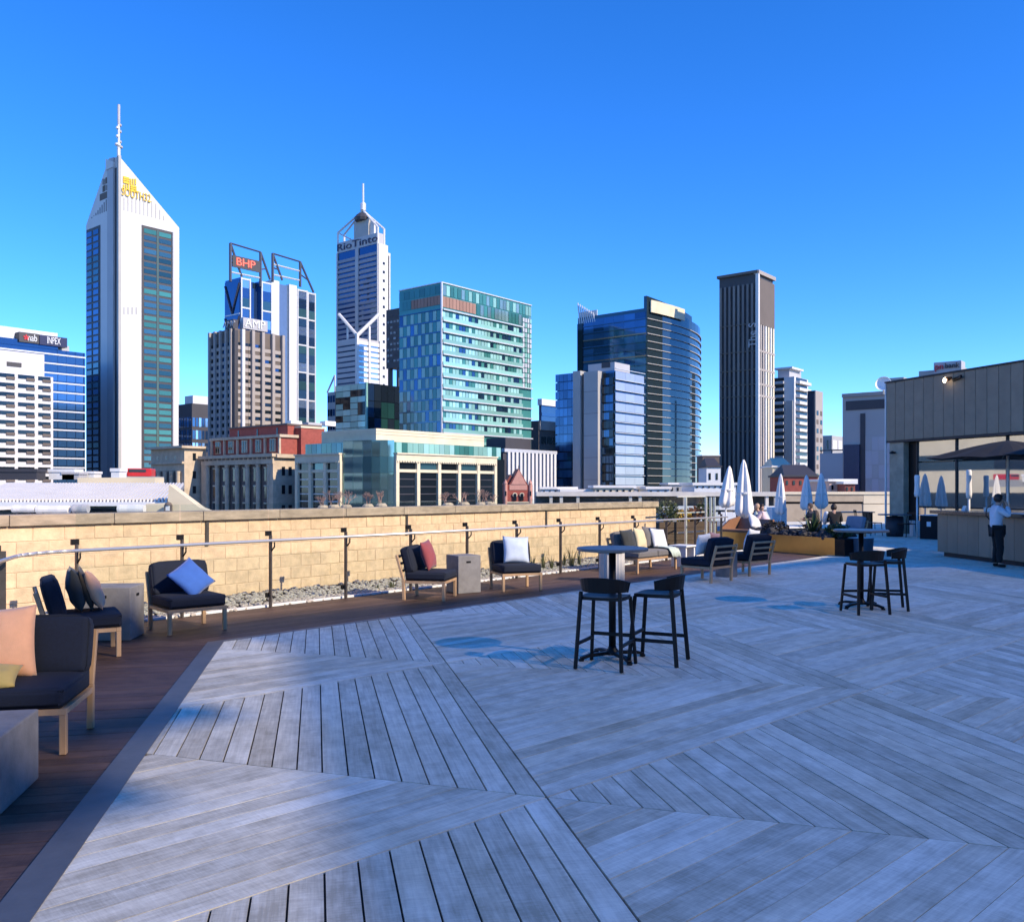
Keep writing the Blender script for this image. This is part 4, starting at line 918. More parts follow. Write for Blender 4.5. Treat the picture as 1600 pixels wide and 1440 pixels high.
# ================================================================ CITY
DRv = V((1130.0, FPX, 0)).normalized(); DLv = V((-DRv.y, DRv.x, 0)); CRZ = math.atan2(DRv.y, DRv.x)
class Bld:
    """local x runs along the street face that recedes to the right (sunlit side, y=0), local y along the face receding to the left (x=0)"""
    def __init__(s, name, label, uc, Y, ur, ul, vt, cat='building', zb=STREET, rz=None):
        s.P = V((X(uc, Y), Y, zb)); s.Y = Y; s.zb = zb
        s.dr = DRv if rz is None else V((math.cos(rz), math.sin(rz), 0)); s.dl = V((-s.dr.y, s.dr.x, 0))
        s.root = thing(name, label, cat, s.P, CRZ if rz is None else rz)
        s.Lr = t_on(s.P, s.dr, ur); s.Ll = t_on(s.P, s.dl, ul); s.zt = s.zl(vt)
    def zl(s, v): return Z(v, s.Y) - s.zb
    def xr(s, u): return t_on(s.P, s.dr, u)
    def yl(s, u): return t_on(s.P, s.dl, u)
    def zr(s, u, v): return Z(v, s.P.y + s.xr(u) * s.dr.y) - s.zb
    def zll(s, u, v): return Z(v, s.P.y + s.yl(u) * s.dl.y) - s.zb
    def box(s, name, m, x0, x1, y0, y1, z0, z1, parent=None): return MB().box(x0, x1, y0, y1, z0, z1).build(name, m, parent or s.root, fix=False)
    def body(s, m, name='wall', z1=None): return s.box(name, m, 0, s.Lr, 0, s.Ll, 0, z1 or s.zt)
    def slab(s, face, name, m, a0, a1, z0, z1, out=.2, inn=.05, parent=None):
        if face == 'R': return s.box(name, m, a0, a1, -out, -inn, z0, z1, parent)
        return s.box(name, m, -out, -inn, a0, a1, z0, z1, parent)
    def grid(s, face, name, ms, a0, a1, z0, z1, nx, nz, fx_=.8, fz=.7, out=.1, inn=.02, keep=None, rng=None, stuff=False):
        ms = ms if isinstance(ms, list) else [ms]; rng = rng or random.Random(nx * 31 + nz)
        dw, dz = (a1 - a0) / nx, (z1 - z0) / nz; w, h = dw * fx_, dz * fz
        if stuff:
            mb = MB()
        mes = []
        for m in ms:
            q = MB().box(-w / 2, w / 2, -out, -inn, -h / 2, h / 2) if face == 'R' else MB().box(-out, -inn, -w / 2, w / 2, -h / 2, h / 2)
            me = q.mesh(name); me.materials.append(m); mes.append(me)
        for j in range(nz):
            for i in range(nx):
                if keep and not keep(i, j): continue
                a, z = a0 + (i + .5) * dw, z0 + (j + .5) * dz
                ob(name, mes[rng.randrange(len(mes))], None, s.root, (a, 0, z) if face == 'R' else (0, a, z))
def glass(name, c, rough=.06, metal=.75, rnd=.25): return mat(name, c, rough, metal, .05, .4, rnd=rnd)
G_blue = glass('blue_glass', (.05, .13, .26), .08, .55); G_navy = glass('navy_glass', (.045, .10, .19)); G_teal = glass('teal_glass', (.05, .13, .16), .08, .45); G_green = glass('pale_green_glass', (.24, .46, .40), .18, .1)
G_green2 = glass('deep_green_glass', (.05, .19, .17), .12, .12); G_black = glass('black_glass', (.02, .03, .04), .08, .5); G_sky = glass('sky_glass', (.36, .50, .66), .08, .8); G_aqua = glass('aqua_glass', (.34, .60, .56), .15, .2, .25)
C_white = mat('white_stone_cladding', (.60, .59, .58), .7, 0, .05, .08); C_grey = mat('grey_stone_cladding', (.37, .36, .345), .7, 0, .08, .1); C_lav = mat('lavender_grey_panel', (.41, .40, .41), .6, 0, .06, .1)
C_brown = mat('brown_precast', (.13, .105, .09), .8, 0, .12, .1); C_tan = mat('warm_precast', (.34, .30, .27), .8, 0, .1, .1); C_dark = mat('dark_cladding', (.045, .043, .05), .6, 0, .15, .1)
C_terra = mat('terracotta_panel', (.30, .17, .13), .75, 0, .1, .2, rnd=.1); C_frame = mat('pale_steel_frame', (.55, .56, .58), .5, .3, .05, 1); C_steel = mat('dark_steel_truss', (.06, .07, .10), .5, .3)
C_gold = mat('gold_sign', (.62, .40, .03), .4, .4); C_sand = mat('sandstone', (.50, .40, .28), .85, 0, .18, .6, bump=.1); C_sandl = mat('cream_stone', (.66, .57, .40), .85, 0, .1, .4); C_brick = mat('red_brick_far', (.30, .07, .05), .85, 0, .18, 1.5)
C_redroof = mat('red_tile', (.24, .06, .04), .7, 0, .2, 2); C_roofw = mat('white_roof_sheet', (.80, .76, .70), .5, .1, .06, 1)
def sign(b, face, txt, m, a, z, size, out=.35, sx=1.0, rot=0.0, name='lettering', parent=None):
    me = text_mesh(txt, size, .12); me.materials.clear(); me.materials.append(m)
    o = ob(name, me, None, parent or b.root)
    if face == 'R': o.location = (a, -out, z); o.rotation_euler = (R(90), R(0), 0)
    else: o.location = (-out, a, z); o.rotation_euler = (R(90), 0, R(-90))
    if rot: o.rotation_euler = (Matrix.Rotation(o.rotation_euler.z, 3, 'Z') @ Matrix.Rotation(R(90), 3, 'X') @ Matrix.Rotation(R(rot), 3, 'Z')).to_euler()
    o.scale = (sx, 1, 1); return o
def beam(b, name, m, pts, r, n=6): return MB().path([V(p) for p in pts], r, n).build(name, m, b.root, fix=False)
# ---------- white banded office, far left
b = Bld('office_block', 'white office block with dark horizontal window strips at the left edge', -70, 235, 83, -160, 575)
b.body(C_white); x0, x1 = 0, b.Lr
zt = b.zr(60, 575); nz = 13; dz = b.zr(60, 588) - b.zr(60, 602.2)
cols = [(b.xr(-60), b.xr(-20)), (b.xr(-16), b.xr(25)), (b.xr(28), b.xr(56)), (b.xr(59.5), b.xr(81))]
for k in range(nz):
    z1 = b.zr(40, 586) - k * dz
    for a0, a1 in cols:
        w = b.slab('R', 'window', G_black, a0, a1 - .4, z1 - dz * .42, z1, .12, .02); b.slab('R', 'sunshade', C_brown, a1 - 2.6, a1 - .35, z1 - dz * .62, z1 - dz * .3, .3, .125, None)
b.box('penthouse', C_white, 0, b.xr(74), 2, 14, b.zt, b.zt + 6.5); b.slab('R', 'louvre', C_dark, b.xr(15), b.xr(38), b.zt + 2.2, b.zt + 3.4, -1.8, -1.95)
b.box('plant_room', C_white, b.xr(60), b.xr(76), 4, 12, b.zt, b.zt + 3)
# ---------- blue glass office with two signs
b = Bld('glass_office', 'blue glass office with white floor lines and two dark sign boards behind the white block', -120, 330, 133, -300, 500)
b.zt = b.zr(100, 548); zt = b.zt; b.body(G_navy)
n = 19; dz = (zt - 20) / 17
dz = b.zr(110, 560) - b.zr(110, 574.5)
for k in range(16):
    z = zt - 2 - k * dz; b.slab('R', 'floor_line', C_frame, 0, b.Lr, z - .3, z + .3, .5, .0)
    b.slab('R', 'window_band', G_blue, b.Lr * .02, b.Lr * .985, z - dz + .9, z - .31, .12, .02)
for u in (90, 104, 118, 131): b.slab('R', 'mullion', G_navy, b.xr(u) - .15, b.xr(u) + .15, 0, zt, .2, .121)
b.box('crown', C_frame, 0, b.xr(95), 3, 18, zt, b.zr(85, 518)); b.box('crown_step', C_lav, b.xr(84), b.xr(114), 3.5, 16, zt, b.zr(100, 538)); b.slab('R', 'parapet', G_navy, 0, b.xr(90), zt, zt + 2.5, .3, -1)
for (u0, u1, txt, sz) in ((28, 59, 'nab', 6.2), (60, 103, 'INPEX', 6.6)):
    x0, x1 = b.xr(u0), b.xr(u1); zc = (b.zr((u0 + u1) / 2, 521 if u0 < 40 else 527) + b.zr((u0 + u1) / 2, 535.5 if u0 < 40 else 540)) / 2
    s_ = b.slab('R', 'sign_board', C_dark if u0 < 40 else mat('navy_board', (.01, .012, .06), .4), x0, x1, zc - 2.0, zc + 2.0, 1.2, -2.9)
    sign(b, 'R', txt, M_white, (x0 + x1) / 2 + (1.2 if u0 < 40 else 0), zc, 4.0, 1.3, .95 * (x1 - x0) / (4.6 * len(txt)) * (1.25 if u0 < 40 else 1.1), name='sign_lettering')
    if u0 < 40:
        st_ = MB()
        for q in range(5): a = q * 2 * PI / 5 + .3; st_.bar((0, 0, 0), (1.1 * math.cos(a), 0, 1.1 * math.sin(a)), .5, .3, (0, 1, 0))
        st_.build('sign_star', mat('sign_red', (.6, .02, .03), .4), b.root, (x0 + 2.6, -1.35, zc), fix=False)
# ---------- tall white tower with slanted crown
b = Bld('slanted_tower', 'tall white tower with slanted crown, gold emblem and mast on the left', 187, 395, 280, 134.5, 245)
z0 = b.zt; zr_ = b.zr(279.5, 356); zl_ = b.zll(135, 352); zb_ = zr_ + zl_ - z0
MB().prism([(0, 0), (b.Lr, 0), (b.Lr, b.Ll), (0, b.Ll), (0, b.yl(170.4))], 0, [z0, zr_, max(zb_, 60), zl_, b.zll(170.4, 247)]).build('wall', C_white, b.root)
def face_panel(b, face, u0, u1, v0, v1, m, name, out=.3, inn=.02):
    if face == 'R': a0, a1 = b.xr(u0), b.xr(u1); zz = [b.zr(u0, v1), b.zr(u1, v1), b.zr(u1, v0), b.zr(u0, v0)]
    else: a0, a1 = b.yl(u0), b.yl(u1); zz = [b.zll(u0, v1), b.zll(u1, v1), b.zll(u1, v0), b.zll(u0, v0)]
    zlo, zhi = min(zz[0], zz[1]), max(zz[2], zz[3])
    return b.slab(face, name, m, min(a0, a1), max(a0, a1), zlo, zhi, out, inn)
# right face glazing: two columns of panes per floor in a dark recess
xa, xb_ = b.xr(221), b.xr(268.5); zg1 = b.zr(245, 357); zg0 = 22
b.slab('R', 'glazing_frame', C_dark, xa, xb_, zg0, zg1, .06, .01); nfl = 38
b.grid('R', 'window', [G_teal, G_green2, glass('dark_teal_glass', (.03, .09, .11), .08, .4)], b.xr(224.5), b.xr(244.3), zg0 + .5, zg1 - .8, 1, nfl, .97, .66, .2, .07)
b.grid('R', 'window', [G_teal, G_green2, MATS['dark_teal_glass']], b.xr(248), b.xr(267.5), zg0 + .5, zg1 - .8, 1, nfl, .97, .66, .2, .07)
b.slab('R', 'glazing_fin', glass('olive_glass', (.10, .14, .10), .2, .3), b.xr(244.6), b.xr(247.7), zg0, zg1 - .8, .25, .07)
b.slab('R', 'frame_edge', C_lav, b.xr(268.6), b.xr(270.3), zg0, zg1, .8, .01)
# left face
ya, yb = b.yl(157), b.yl(135.2); zg1 = b.zll(145, 356)
b.slab('L', 'glazing_frame', C_dark, ya, yb, zg0, zg1, .06, .01)
b.grid('L', 'window', [G_blue, G_navy, G_teal], b.yl(154.5), b.yl(146), zg0 + .5, zg1 - 1, 1, nfl, .94, .72, .2, .07); b.grid('L', 'window', [G_blue, G_navy, G_teal], b.yl(144), b.yl(135.6), zg0 + .5, zg1 - 1, 1, nfl, .94, .72, .2, .07)
# corner fin, slot and grey return
b.slab('L', 'corner_slot', C_dark, b.yl(184), b.yl(180), 0, b.zll(182, 262), .08, .01); b.slab('L', 'corner_return', C_lav, b.yl(179.8), b.yl(170.5), 0, b.zll(175, 249), .9, .01)
b.box('corner_fin', C_grey, -.9, .35, -.7, .9, 0, z0 + .4)
MB().prism([(-1.2, b.yl(180)), (-.2, b.yl(180)), (-.2, b.yl(169)), (-1.2, b.yl(169))], z0 - 4, [z0 - 1.5, z0 - 1.5, z0 + 1.2, z0 + 1.2]).build('crown_cap', C_white, b.root)
for k in range(11):
    u = 193.6 + k * 6.2; top = 309 - 0 if k < 8 else 309 + (k - 7) * 9.5; bot = 329 + k * 1.55
    if bot - top > 2: face_panel(b, 'R', u - 1, u + 1.1, max(top, 306 + k * 1.2), bot, C_grey, 'crown_slot', .05)
for k in range(8):
    u = 166 - k * 3.2; face_panel(b, 'L', u + .6, u - .6, 312 + k * 4.2, 330 + k * 1.3, C_dark, 'crown_slot', .05)
for k in range(4): face_panel(b, 'R', 192.4 + k * 6.4, 194.8 + k * 6.4, 480, 491, C_grey, 'vent_slot', .05)
# gold emblem: basket weave of bars plus lettering on both faces
for face, u0, du in (('R', 192, 1.0), ('L', 169, -.42)):
    for qi, (qu, qv, vert) in enumerate(((0, 278, 0), (11, 280, 1), (0, 289, 1), (11, 291, 0))):
        for k in range(3):
            ua, va = u0 + du * qu, qv
            if vert: face_panel(b, face, ua + du * (k * 3.6), ua + du * (k * 3.6 + 2.0), va, va + 8.6, C_gold if face == 'R' else C_brown, 'emblem_bar', .5 if face == 'R' else .08)
            else: face_panel(b, face, ua, ua + du * 9.6, va + k * 3.1, va + k * 3.1 + 1.7, C_gold if face == 'R' else C_brown, 'emblem_bar', .5 if face == 'R' else .08)
sign(b, 'R', 'SOUTH32', C_gold, (b.xr(191) + b.xr(233)) / 2, b.zr(212, 305.5), 5.2, .6, .62, name='gold_lettering')
face_panel(b, 'L', 168.5, 156, 304, 309, C_brown, 'side_lettering', .08)
zz = lambda v: b.zl(v)
beam(b, 'mast', C_frame, [(-.3, .2, z0), (-.3, .2, zz(225))], .8, 8); beam(b, 'mast', C_frame, [(-.3, .2, zz(225)), (-.3, .2, zz(195))], .55, 8); beam(b, 'mast', C_lav, [(-.3, .2, zz(195)), (-.3, .2, zz(164))], .6, 8)
for k, v in enumerate((232, 229, 224, 216, 208, 203, 198)): MB().lathe([(.3, 0), (.75 if k > 1 else 1.2, .3), (.75 if k > 1 else 1.2, 1.1), (.3, 1.4)], 10, (-.3 + .5 * (-1) ** k, .2, zz(v))).build('antenna', M_white if k % 2 else C_grey, b.root)
# ---------- small dark office in between
b = Bld('dark_office', 'small dark glass office with a white roof box beside the brown finned tower', 300, 360, 335, 279, 630)
b.body(C_dark); b.grid('L', 'window', [G_navy, G_blue], 0, b.Ll, 3, b.zt - 5, 5, 9, .7, .8); b.grid('R', 'window', [G_navy, G_sky, G_blue], 0, b.Lr, 3, b.zt - 5, 7, 9, .72, .7)
b.box('roof_box', C_white, 1, b.Lr * .9, 1, b.Ll * .7, b.zt, b.zl(617))
# ---------- brown finned tower with roof sign
b = Bld('finned_tower', 'brown office tower with pale vertical fins and a white rooftop sign', 367, 300, 442, 328, 513)
b.body(C_brown); zt = b.zt; nf = 25
b.grid('R', 'spandrel', C_tan, b.xr(369), b.xr(441), 6, zt - 5, 4, nf, .98, .52, .35, .05); b.grid('L', 'spandrel', C_tan, b.yl(365), b.yl(329), 6, zt - 5, 4, nf, .98, .45, .3, .05)
b.grid('R', 'window', [G_black, G_navy, C_brown], b.xr(369), b.xr(441), 6 + (zt - 11) / nf * .5, zt - 5 + (zt - 11) / nf * .5, 4, nf, .96, .38, .15, .02); b.grid('L', 'window', [G_black, G_navy], b.yl(365), b.yl(329), 6 + (zt - 11) / nf * .5, zt - 5 + (zt - 11) / nf * .5, 4, nf, .9, .45, .12, .02)
for u in (377.5, 393, 408.5, 424.5, 440): b.slab('R', 'fin', C_tan if u != 377.5 else C_white, b.xr(u) - .55, b.xr(u) + .55, 0, zt, 1.3, .02)
for u in (363, 355.5, 346.5, 338, 329.5): b.slab('L', 'fin', C_tan, b.yl(u) - .45, b.yl(u) + .45, 0, zt, .9, .02)
b.box('corner_core', C_dark, -.35, b.xr(371), -.38, 1.2, 0, zt - .5)
sb = b.slab('R', 'sign_board', C_lav, b.xr(379), b.xr(417), b.zr(398, 516), b.zr(398, 499), .4, -1.5); sign(b, 'R', 'AMP', M_white, (b.xr(383) + b.xr(411)) / 2, b.zr(396, 507), 4.2, .6, 1.0, name='sign_lettering')
b.slab('L', 'sign_board', C_dark, b.yl(366), b.yl(354), zt, b.zll(360, 500), .4, -1.5); sign(b, 'L', 'AMP', C_lav, (b.yl(365) + b.yl(355)) / 2, b.zll(360, 507), 2.6, .6, 1.4, name='sign_lettering')
# ---------- glass tower with steel roof trusses
b = Bld('truss_tower', 'blue glass tower with white cores and open steel trusses on its roof', 376, 455, 493, 352, 433)
zt = b.zt; zz1 = zt
segs = [(376, 391.5, G_blue, 433, 'g'), (391.5, 408, G_navy, 438, 'n'), (408, 425, G_blue, 439, 'g'), (425, 436.5, C_white, 437, 'c'), (436.5, 452, glass('slate_glass', (.16, .22, .32), .2, .4), 443, 'n'), (452, 464, C_white, 444, 'c'), (464, 480, G_blue, 451, 'g'), (480, 493, G_blue, 456, 'g')]
for u0, u1, m, v, kd in segs:
    x0, x1 = b.xr(u0), b.xr(u1); z1 = b.zr(u0, v); inn = 3.0 if kd == 'n' and u0 < 400 else (1.0 if kd == 'n' else 0)
    b.box('facade_bay', m, x0, x1 - .05, inn, b.Ll, 0, z1)
    if kd == 'g':
        nn = 8; b.slab('R', 'bay_edge', C_frame, x0, x0 + .7, 0, z1, .5, .01); b.slab('R', 'bay_edge', C_frame, x1 - .8, x1 - .1, 0, z1, .5, .01)
        for k in range(nn + 1):
            z = 8 + (z1 - 9) * k / nn; b.slab('R', 'bay_rail', C_frame, x0 + .71, x1 - .81, z, z + .8, .45, .01)
            if k < nn:
                for q in range(3): b.slab('R', 'window', [G_blue, G_sky, G_navy, G_teal][(k * 5 + q * 3 + int(u0)) % 4], x0 + .75, x1 - .85, z + .85 + q * (z1 - 9) / nn / 3, z + .5 + (q + 1) * (z1 - 9) / nn / 3, .15, .02)
b.slab('L', 'glass_face', G_navy, .5, b.Ll, 0, zt - 1, .3, .0)
for k in range(5):
    za = zt - 3 - k * 17; m_ = b.Ll * .5
    beam(b, 'brace', C_steel, [(-.6, .5, za), (-.6, m_, za - 15), (-.6, b.Ll - .5, za)], .5); b.slab('L', 'floor_line', C_frame, .3, b.Ll, za - 16, za - 15.4, .5, .31)
def rp_(u, v, y): x = b.xr(u); return (x, y, b.zr(u, v))
y_ = b.Ll * .5
for (ua, va, ub, vb, uc_, vc, ud, vd) in ((354, 380, 407, 394, 374, 433, 422, 437), (420, 396, 469, 409, 437, 438, 490, 457)):
    pa, pb = rp_(ua + 6, va, 0), rp_(ub, vb, 0); ba = (pa[0], 0, b.zr(ua + 6, 440)); bb = (pb[0], 0, b.zr(ub, 448))
    beam(b, 'truss_post', C_steel, [ba, pa], .8); beam(b, 'truss_post', C_steel, [bb, pb], .8)
    for f in (0, .38, .75): beam(b, 'truss_rail', C_frame if f else C_steel, [V(pa) + (V(ba) - V(pa)) * f, V(pb) + (V(bb) - V(pb)) * f], .45)
    beam(b, 'truss_brace', C_steel, [pa, rp_(uc_ + 4, vc, 0)], .6); beam(b, 'truss_brace', C_steel, [pb, rp_(ud, vd, 0)], .6)
    beam(b, 'truss_brace', C_steel, [V(ba) * .5 + V(pa) * .5, V(rp_(uc_ + 4, vc, 0)) * .6 + V(pa) * .4], .4); beam(b, 'truss_brace', C_steel, [V(bb) * .5 + V(pb) * .5, V(rp_(ud, vd, 0)) * .6 + V(pb) * .4], .4)
b.slab('R', 'sign_board', C_dark, b.xr(362), b.xr(405), b.zr(385, 422), b.zr(385, 404), .9, .3); sign(b, 'R', 'BHP', mat('glowing_red_letter', (.9, .12, .07), .4, emit=.5), b.xr(382), b.zr(382, 412.5), 5.6, 1.1, 1.15, name='sign_lettering')
# ---------- tall banded tower with mast and V struts
b = Bld('banded_tower', 'tall grey banded tower with mast, roof sign and white V shaped struts', 591.5, 480, 605.5, 527, 380)
b.body(G_navy); zt = b.zt; Ll = b.Ll; dz = b.zll(560, 390) - b.zll(560, 398); nb = 34
for k in range(nb):
    z = zt - 3.2 - (k + 1) * dz
    for y0, y1 in ((.7, Ll * .462), (Ll * .538, Ll - .7)): b.slab('L', 'spandrel', mat('slate_spandrel', (.27, .26, .30), .6, 0, .06, .1) if 'slate_spandrel' not in MATS else MATS['slate_spandrel'], y0, y1, z, z + dz * .6, .5, .02)
b.slab('L', 'centre_mullion', C_lav, Ll * .465, Ll * .535, 0, zt, .7, .02); b.slab('L', 'edge_trim', C_lav, .01, .69, 0, zt, .8, .02); b.slab('L', 'edge_trim', C_white, Ll - .69, Ll, 0, zt, .8, .02)
b.slab('R', 'side_cladding', C_white, 0, b.Lr, 0, zt, .4, .0)
b.grid('R', 'window', G_black, b.Lr * .3, b.Lr * .75, 40, zt - 8, 1, 22, .5, .3, .5, .41)
b.box('side_wing', C_white, b.Lr, b.Lr + 4, 2, Ll * .8, 0, b.zr(607, 393)); b.box('side_slot', C_dark, b.Lr - .01, b.Lr + 2.5, 1.3, 2.01, 0, b.zr(606, 398))
hs_ = b.zll(560, 363.5) - b.zll(560, 380)
b.box('sign_crown', C_lav, -.3, b.Lr * .8, .5, Ll - .5, zt, zt + hs_); sign(b, 'L', 'RioTinto', mat('navy_letter', (.02, .01, .05), .5), Ll * .5, zt + hs_ * .48, hs_ * .95, .6, 1.75, name='sign_lettering')
zc_ = zt + hs_; b.box('machine_room', C_grey, 1, b.Lr * .5, Ll * .27, Ll * .62, zc_, b.zll(565, 343)); ap = (b.Lr * .3, Ll * .43, b.zll(565, 327))
b.box('machine_annex', C_white, 2, b.Lr * .6, Ll * .17, Ll * .265, zc_, b.zll(578, 345))
for p in ((0, .6, zc_ + 3), (0, Ll - .6, zc_ + 6), (b.Lr * .7, .6, zc_ + 3), (b.Lr * .7, Ll - .6, zc_ + 6)):
    beam(b, 'roof_strut', C_white, [p, ap], .55); beam(b, 'roof_strut', C_white, [(p[0], p[1], zt), p], .6)
beam(b, 'roof_strut', C_white, [(0, Ll - .6, zc_ + 6), (.5, Ll * .68, zc_ + .5)], .45); MB().lathe([(4.5, 0), (5, 1.5), (3.5, 3.5), (1.5, 4.5)], 12, (ap[0], ap[1], b.zll(565, 344))).build('antenna_ring', C_dark, b.root)
beam(b, 'mast', C_frame, [ap, (ap[0], ap[1], b.zll(565, 316))], 1.6, 8); beam(b, 'mast', C_frame, [(ap[0], ap[1], b.zll(565, 316)), (ap[0], ap[1], b.zll(565, 285))], .6, 6)
# lower prow of the same tower
pr = Bld('tower_prow', 'white banded lower block with a sharp edge at the foot of the banded tower', 558, 425, 593.5, 528, 527)
zt2 = pr.zr(585, 532); pr.body(C_lav, z1=zt2); nb = 11; dzz = (zt2 - pr.zl(603)) / 9
for k in range(12):
    z = zt2 - 1.2 - (k + 1) * dzz
    pr.slab('R', 'spandrel', C_white, .4, pr.Lr, z + dzz * .3, z + dzz * .98, .5, .02); pr.slab('R', 'window', G_sky, .4, pr.Lr, z, z + dzz * .29, .15, .02)
    pr.slab('L', 'spandrel', C_lav, .4, pr.Ll, z + dzz * .3, z + dzz * .98, .5, .02); pr.slab('L', 'window', G_navy, .4, pr.Ll, z, z + dzz * .29, .15, .02)  # left bands greyer than the right ones: shade put into the colour
for u in (576, 593): pr.slab('R', 'pilaster', C_white, pr.xr(u) - .5, pr.xr(u) + .5, 0, pr.zr(u, 510) if u == 576 else zt2, .9, .02)
pr.box('prow_edge', C_white, -.7, .6, -.7, .6, 0, zt2 + 2)
beam(pr, 'strut', C_white, [(0, 0, zt2 + 1), (0, pr.yl(529.5), pr.zll(529.5, 491))], .8); beam(pr, 'strut', C_white, [(0, 0, zt2 + 1), (pr.xr(592), 0, pr.zr(592, 491))], .9); beam(pr, 'strut', C_white, [(0, pr.yl(543), zt2), (0, pr.yl(543), pr.zll(543, 511))], .5)
# ---------- low green glass and black glass pair
b = Bld('reflective_block', 'low block with rippled pale green glass left and black glass right', 572.5, 300, 626, 524, 598)
b.body(G_black); b.grid('L', 'pane', [G_green, G_aqua, G_black], b.yl(571), b.yl(525), 4, b.zt, 4, 24, .96, .9, .15, .02); b.grid('R', 'pane', [G_black, G_navy, glass('bottle_glass', (.02, .07, .06), .1, .4)], .3, b.Lr, 4, b.zt - .3, 5, 9, .96, .95, .15, .02)  # mixed pane colours on the left face stand for rippled reflections
b.box('corner_strip', G_green, -.2, .5, -.2, .25, 0, b.zt + .2)
b = Bld('small_office', 'small grey office with a triangular roof frame left of the banded tower', 524, 380, 527, 511.5, 612)
b.body(C_grey); b.grid('L', 'window', [G_navy, G_blue], 0, b.Ll, 2, b.zt, 3, 10, .8, .5); beam(b, 'roof_frame', C_frame, [(0, b.Ll, b.zt), (0, .3, b.zl(586)), (0, .3, b.zt)], .4)
# ---------- dark slab on legs
b = Bld('bridge_slab', 'dark slab raised on columns beside the banded tower', 640, 400, 660, 603.5, 478)
z1 = b.zll(612, 575); b.box('wall', C_dark, 0, b.Lr, 0, b.Ll, z1, b.zt); b.grid('L', 'window', [G_navy, C_dark], b.yl(635), b.yl(604), z1 + 2, b.zt - 2, 6, 9, .7, .4)
for u in (607.5, 621): b.box('column', C_dark, 0, 2, b.yl(u) - .6, b.yl(u) + .6, 0, z1 + .01)
# ---------- green glass building
b = Bld('green_glass_building', 'green glass building with white balcony lines and terracotta panels near its top', 690, 240, 830, 624, 442)
zt = b.zt; b.body(G_green2); fl = b.zl(483) - b.zl(500.5); zc0 = b.zl(483)
nfl = 12
b.grid('R', 'crown_pane', [G_green2, glass('grey_green_glass', (.22, .34, .32), .12, .45), G_green], .2, b.Lr, b.zl(461), zt - .4, 26, 1, .88, .94, .15, .02)
b.grid('R', 'terracotta_panel', C_terra, .2, b.xr(743), b.zl(480), b.zl(461.5), 10, 1, .9, .9, .18, .02); b.grid('R', 'crown_pane', [MATS['grey_green_glass'], G_green2], b.xr(744), b.Lr, b.zl(480), b.zl(461.5), 16, 1, .88, .94, .15, .02)
b.grid('L', 'crown_pane', G_green2, .2, b.Ll, b.zl(459), zt - .4, 8, 1, .95, .9, .12, .02); b.grid('L', 'terracotta_panel', C_terra, .2, b.yl(643), b.zl(476), b.zl(460), 9, 1, .88, .9, .15, .02); b.grid('L', 'crown_pane', G_green2, b.yl(642.5), b.Ll, b.zl(476), b.zl(460), 3, 1, .95, .9, .12, .02)
b.box('corner_trim', C_frame, -.25, .2, -.25, .2, 0, zt + .3); b.slab('R', 'roof_trim', C_frame, .2, b.Lr, zt, zt + .3, .3, -.3); b.slab('L', 'roof_trim', C_frame, .2, b.Ll, zt, zt + .3, .3, -.3)
xe = b.xr(815); rg = random.Random(11)
for k in range(nfl):
    zf = zc0 - (k + 1) * fl
    b.slab('R', 'balcony_ledge', C_frame, .1, xe if k < 6 else b.Lr, zf + fl * .93, zf + fl * 1.04, .75, .01); b.slab('R', 'balustrade', G_green, .1, xe, zf + fl * .04, zf + fl * .36, .55, .45)
b.grid('R', 'window', [G_aqua, G_aqua, G_green, G_navy, G_green2],   .2, xe, zc0 - 11 * fl, zc0, 26, 11, .86, .62, .12, .02, rng=rg)
b.grid('R', 'screen', [C_frame, G_green], xe + .1, b.Lr, zc0 - 6 * fl, zc0 + fl, 4, 14, .7, .8, .3, .05)
b.grid('L', 'pale_pane', glass('pale_panel', (.25, .44, .38), .25, .0, .12), .3, b.Ll - .2, zc0 - 11 * fl, zc0, 11, 11, .86, .86, .16, .02, keep=lambda i, j: (i + j) % 2); b.grid('L', 'window', [G_green2, G_green2, G_navy, G_teal], .3, b.Ll - .2, zc0 - 11 * fl, zc0, 11, 11, .95, .86, .1, .02, keep=lambda i, j: not (i + j) % 2, rng=rg)
for k in range(11): b.slab('L', 'floor_line', G_navy, .3, b.Ll, zc0 - k * fl - .12, zc0 - k * fl + .12, .2, .01)
# ---------- small ones between the green building and the dark office
b = Bld('blue_office', 'far blue glass office with white roof edge right of the green building', 846, 420, 880, 842, 633)
b.body(G_blue); b.box('roof_edge', C_white, -1, b.Lr, -1, b.Ll, b.zt, b.zt + 3)
for k in range(6): b.slab('R', 'floor_line', G_navy, 0, b.Lr, b.zt - 5 - k * 4, b.zt - 3.5 - k * 4, .3, .02)
b = Bld('brown_office', 'brown slab office with small dark windows right of the green building', 842, 290, 872, 828, 657)
b.body(C_brown); b.slab('R', 'cap', C_tan, 0, b.Lr, b.zt - 3, b.zt, .5, .02); b.grid('R', 'window', G_black, 1, b.Lr, 5, b.zt - 4, 3, 7, .8, .5); b.slab('L', 'blank_wall', C_dark, 0, b.Ll, 0, b.zt, .2, 0)
b = Bld('striped_office', 'low office with white vertical stripes below the brown slab', 786, 205, 868, 780, 700)
zq = b.zr(830, 708); b.body(C_dark, z1=zq); b.grid('R', 'fin', C_white, b.xr(790), b.Lr, 0, zq, 13, 1, .55, 1, .5, .02); b.slab('R', 'roof_line', C_frame, 0, b.Lr, zq, zq + .8, .5, -.5); b.box('roof_box', C_dark, b.xr(800), b.xr(840), 2, 8, zq, zq + 3.5)
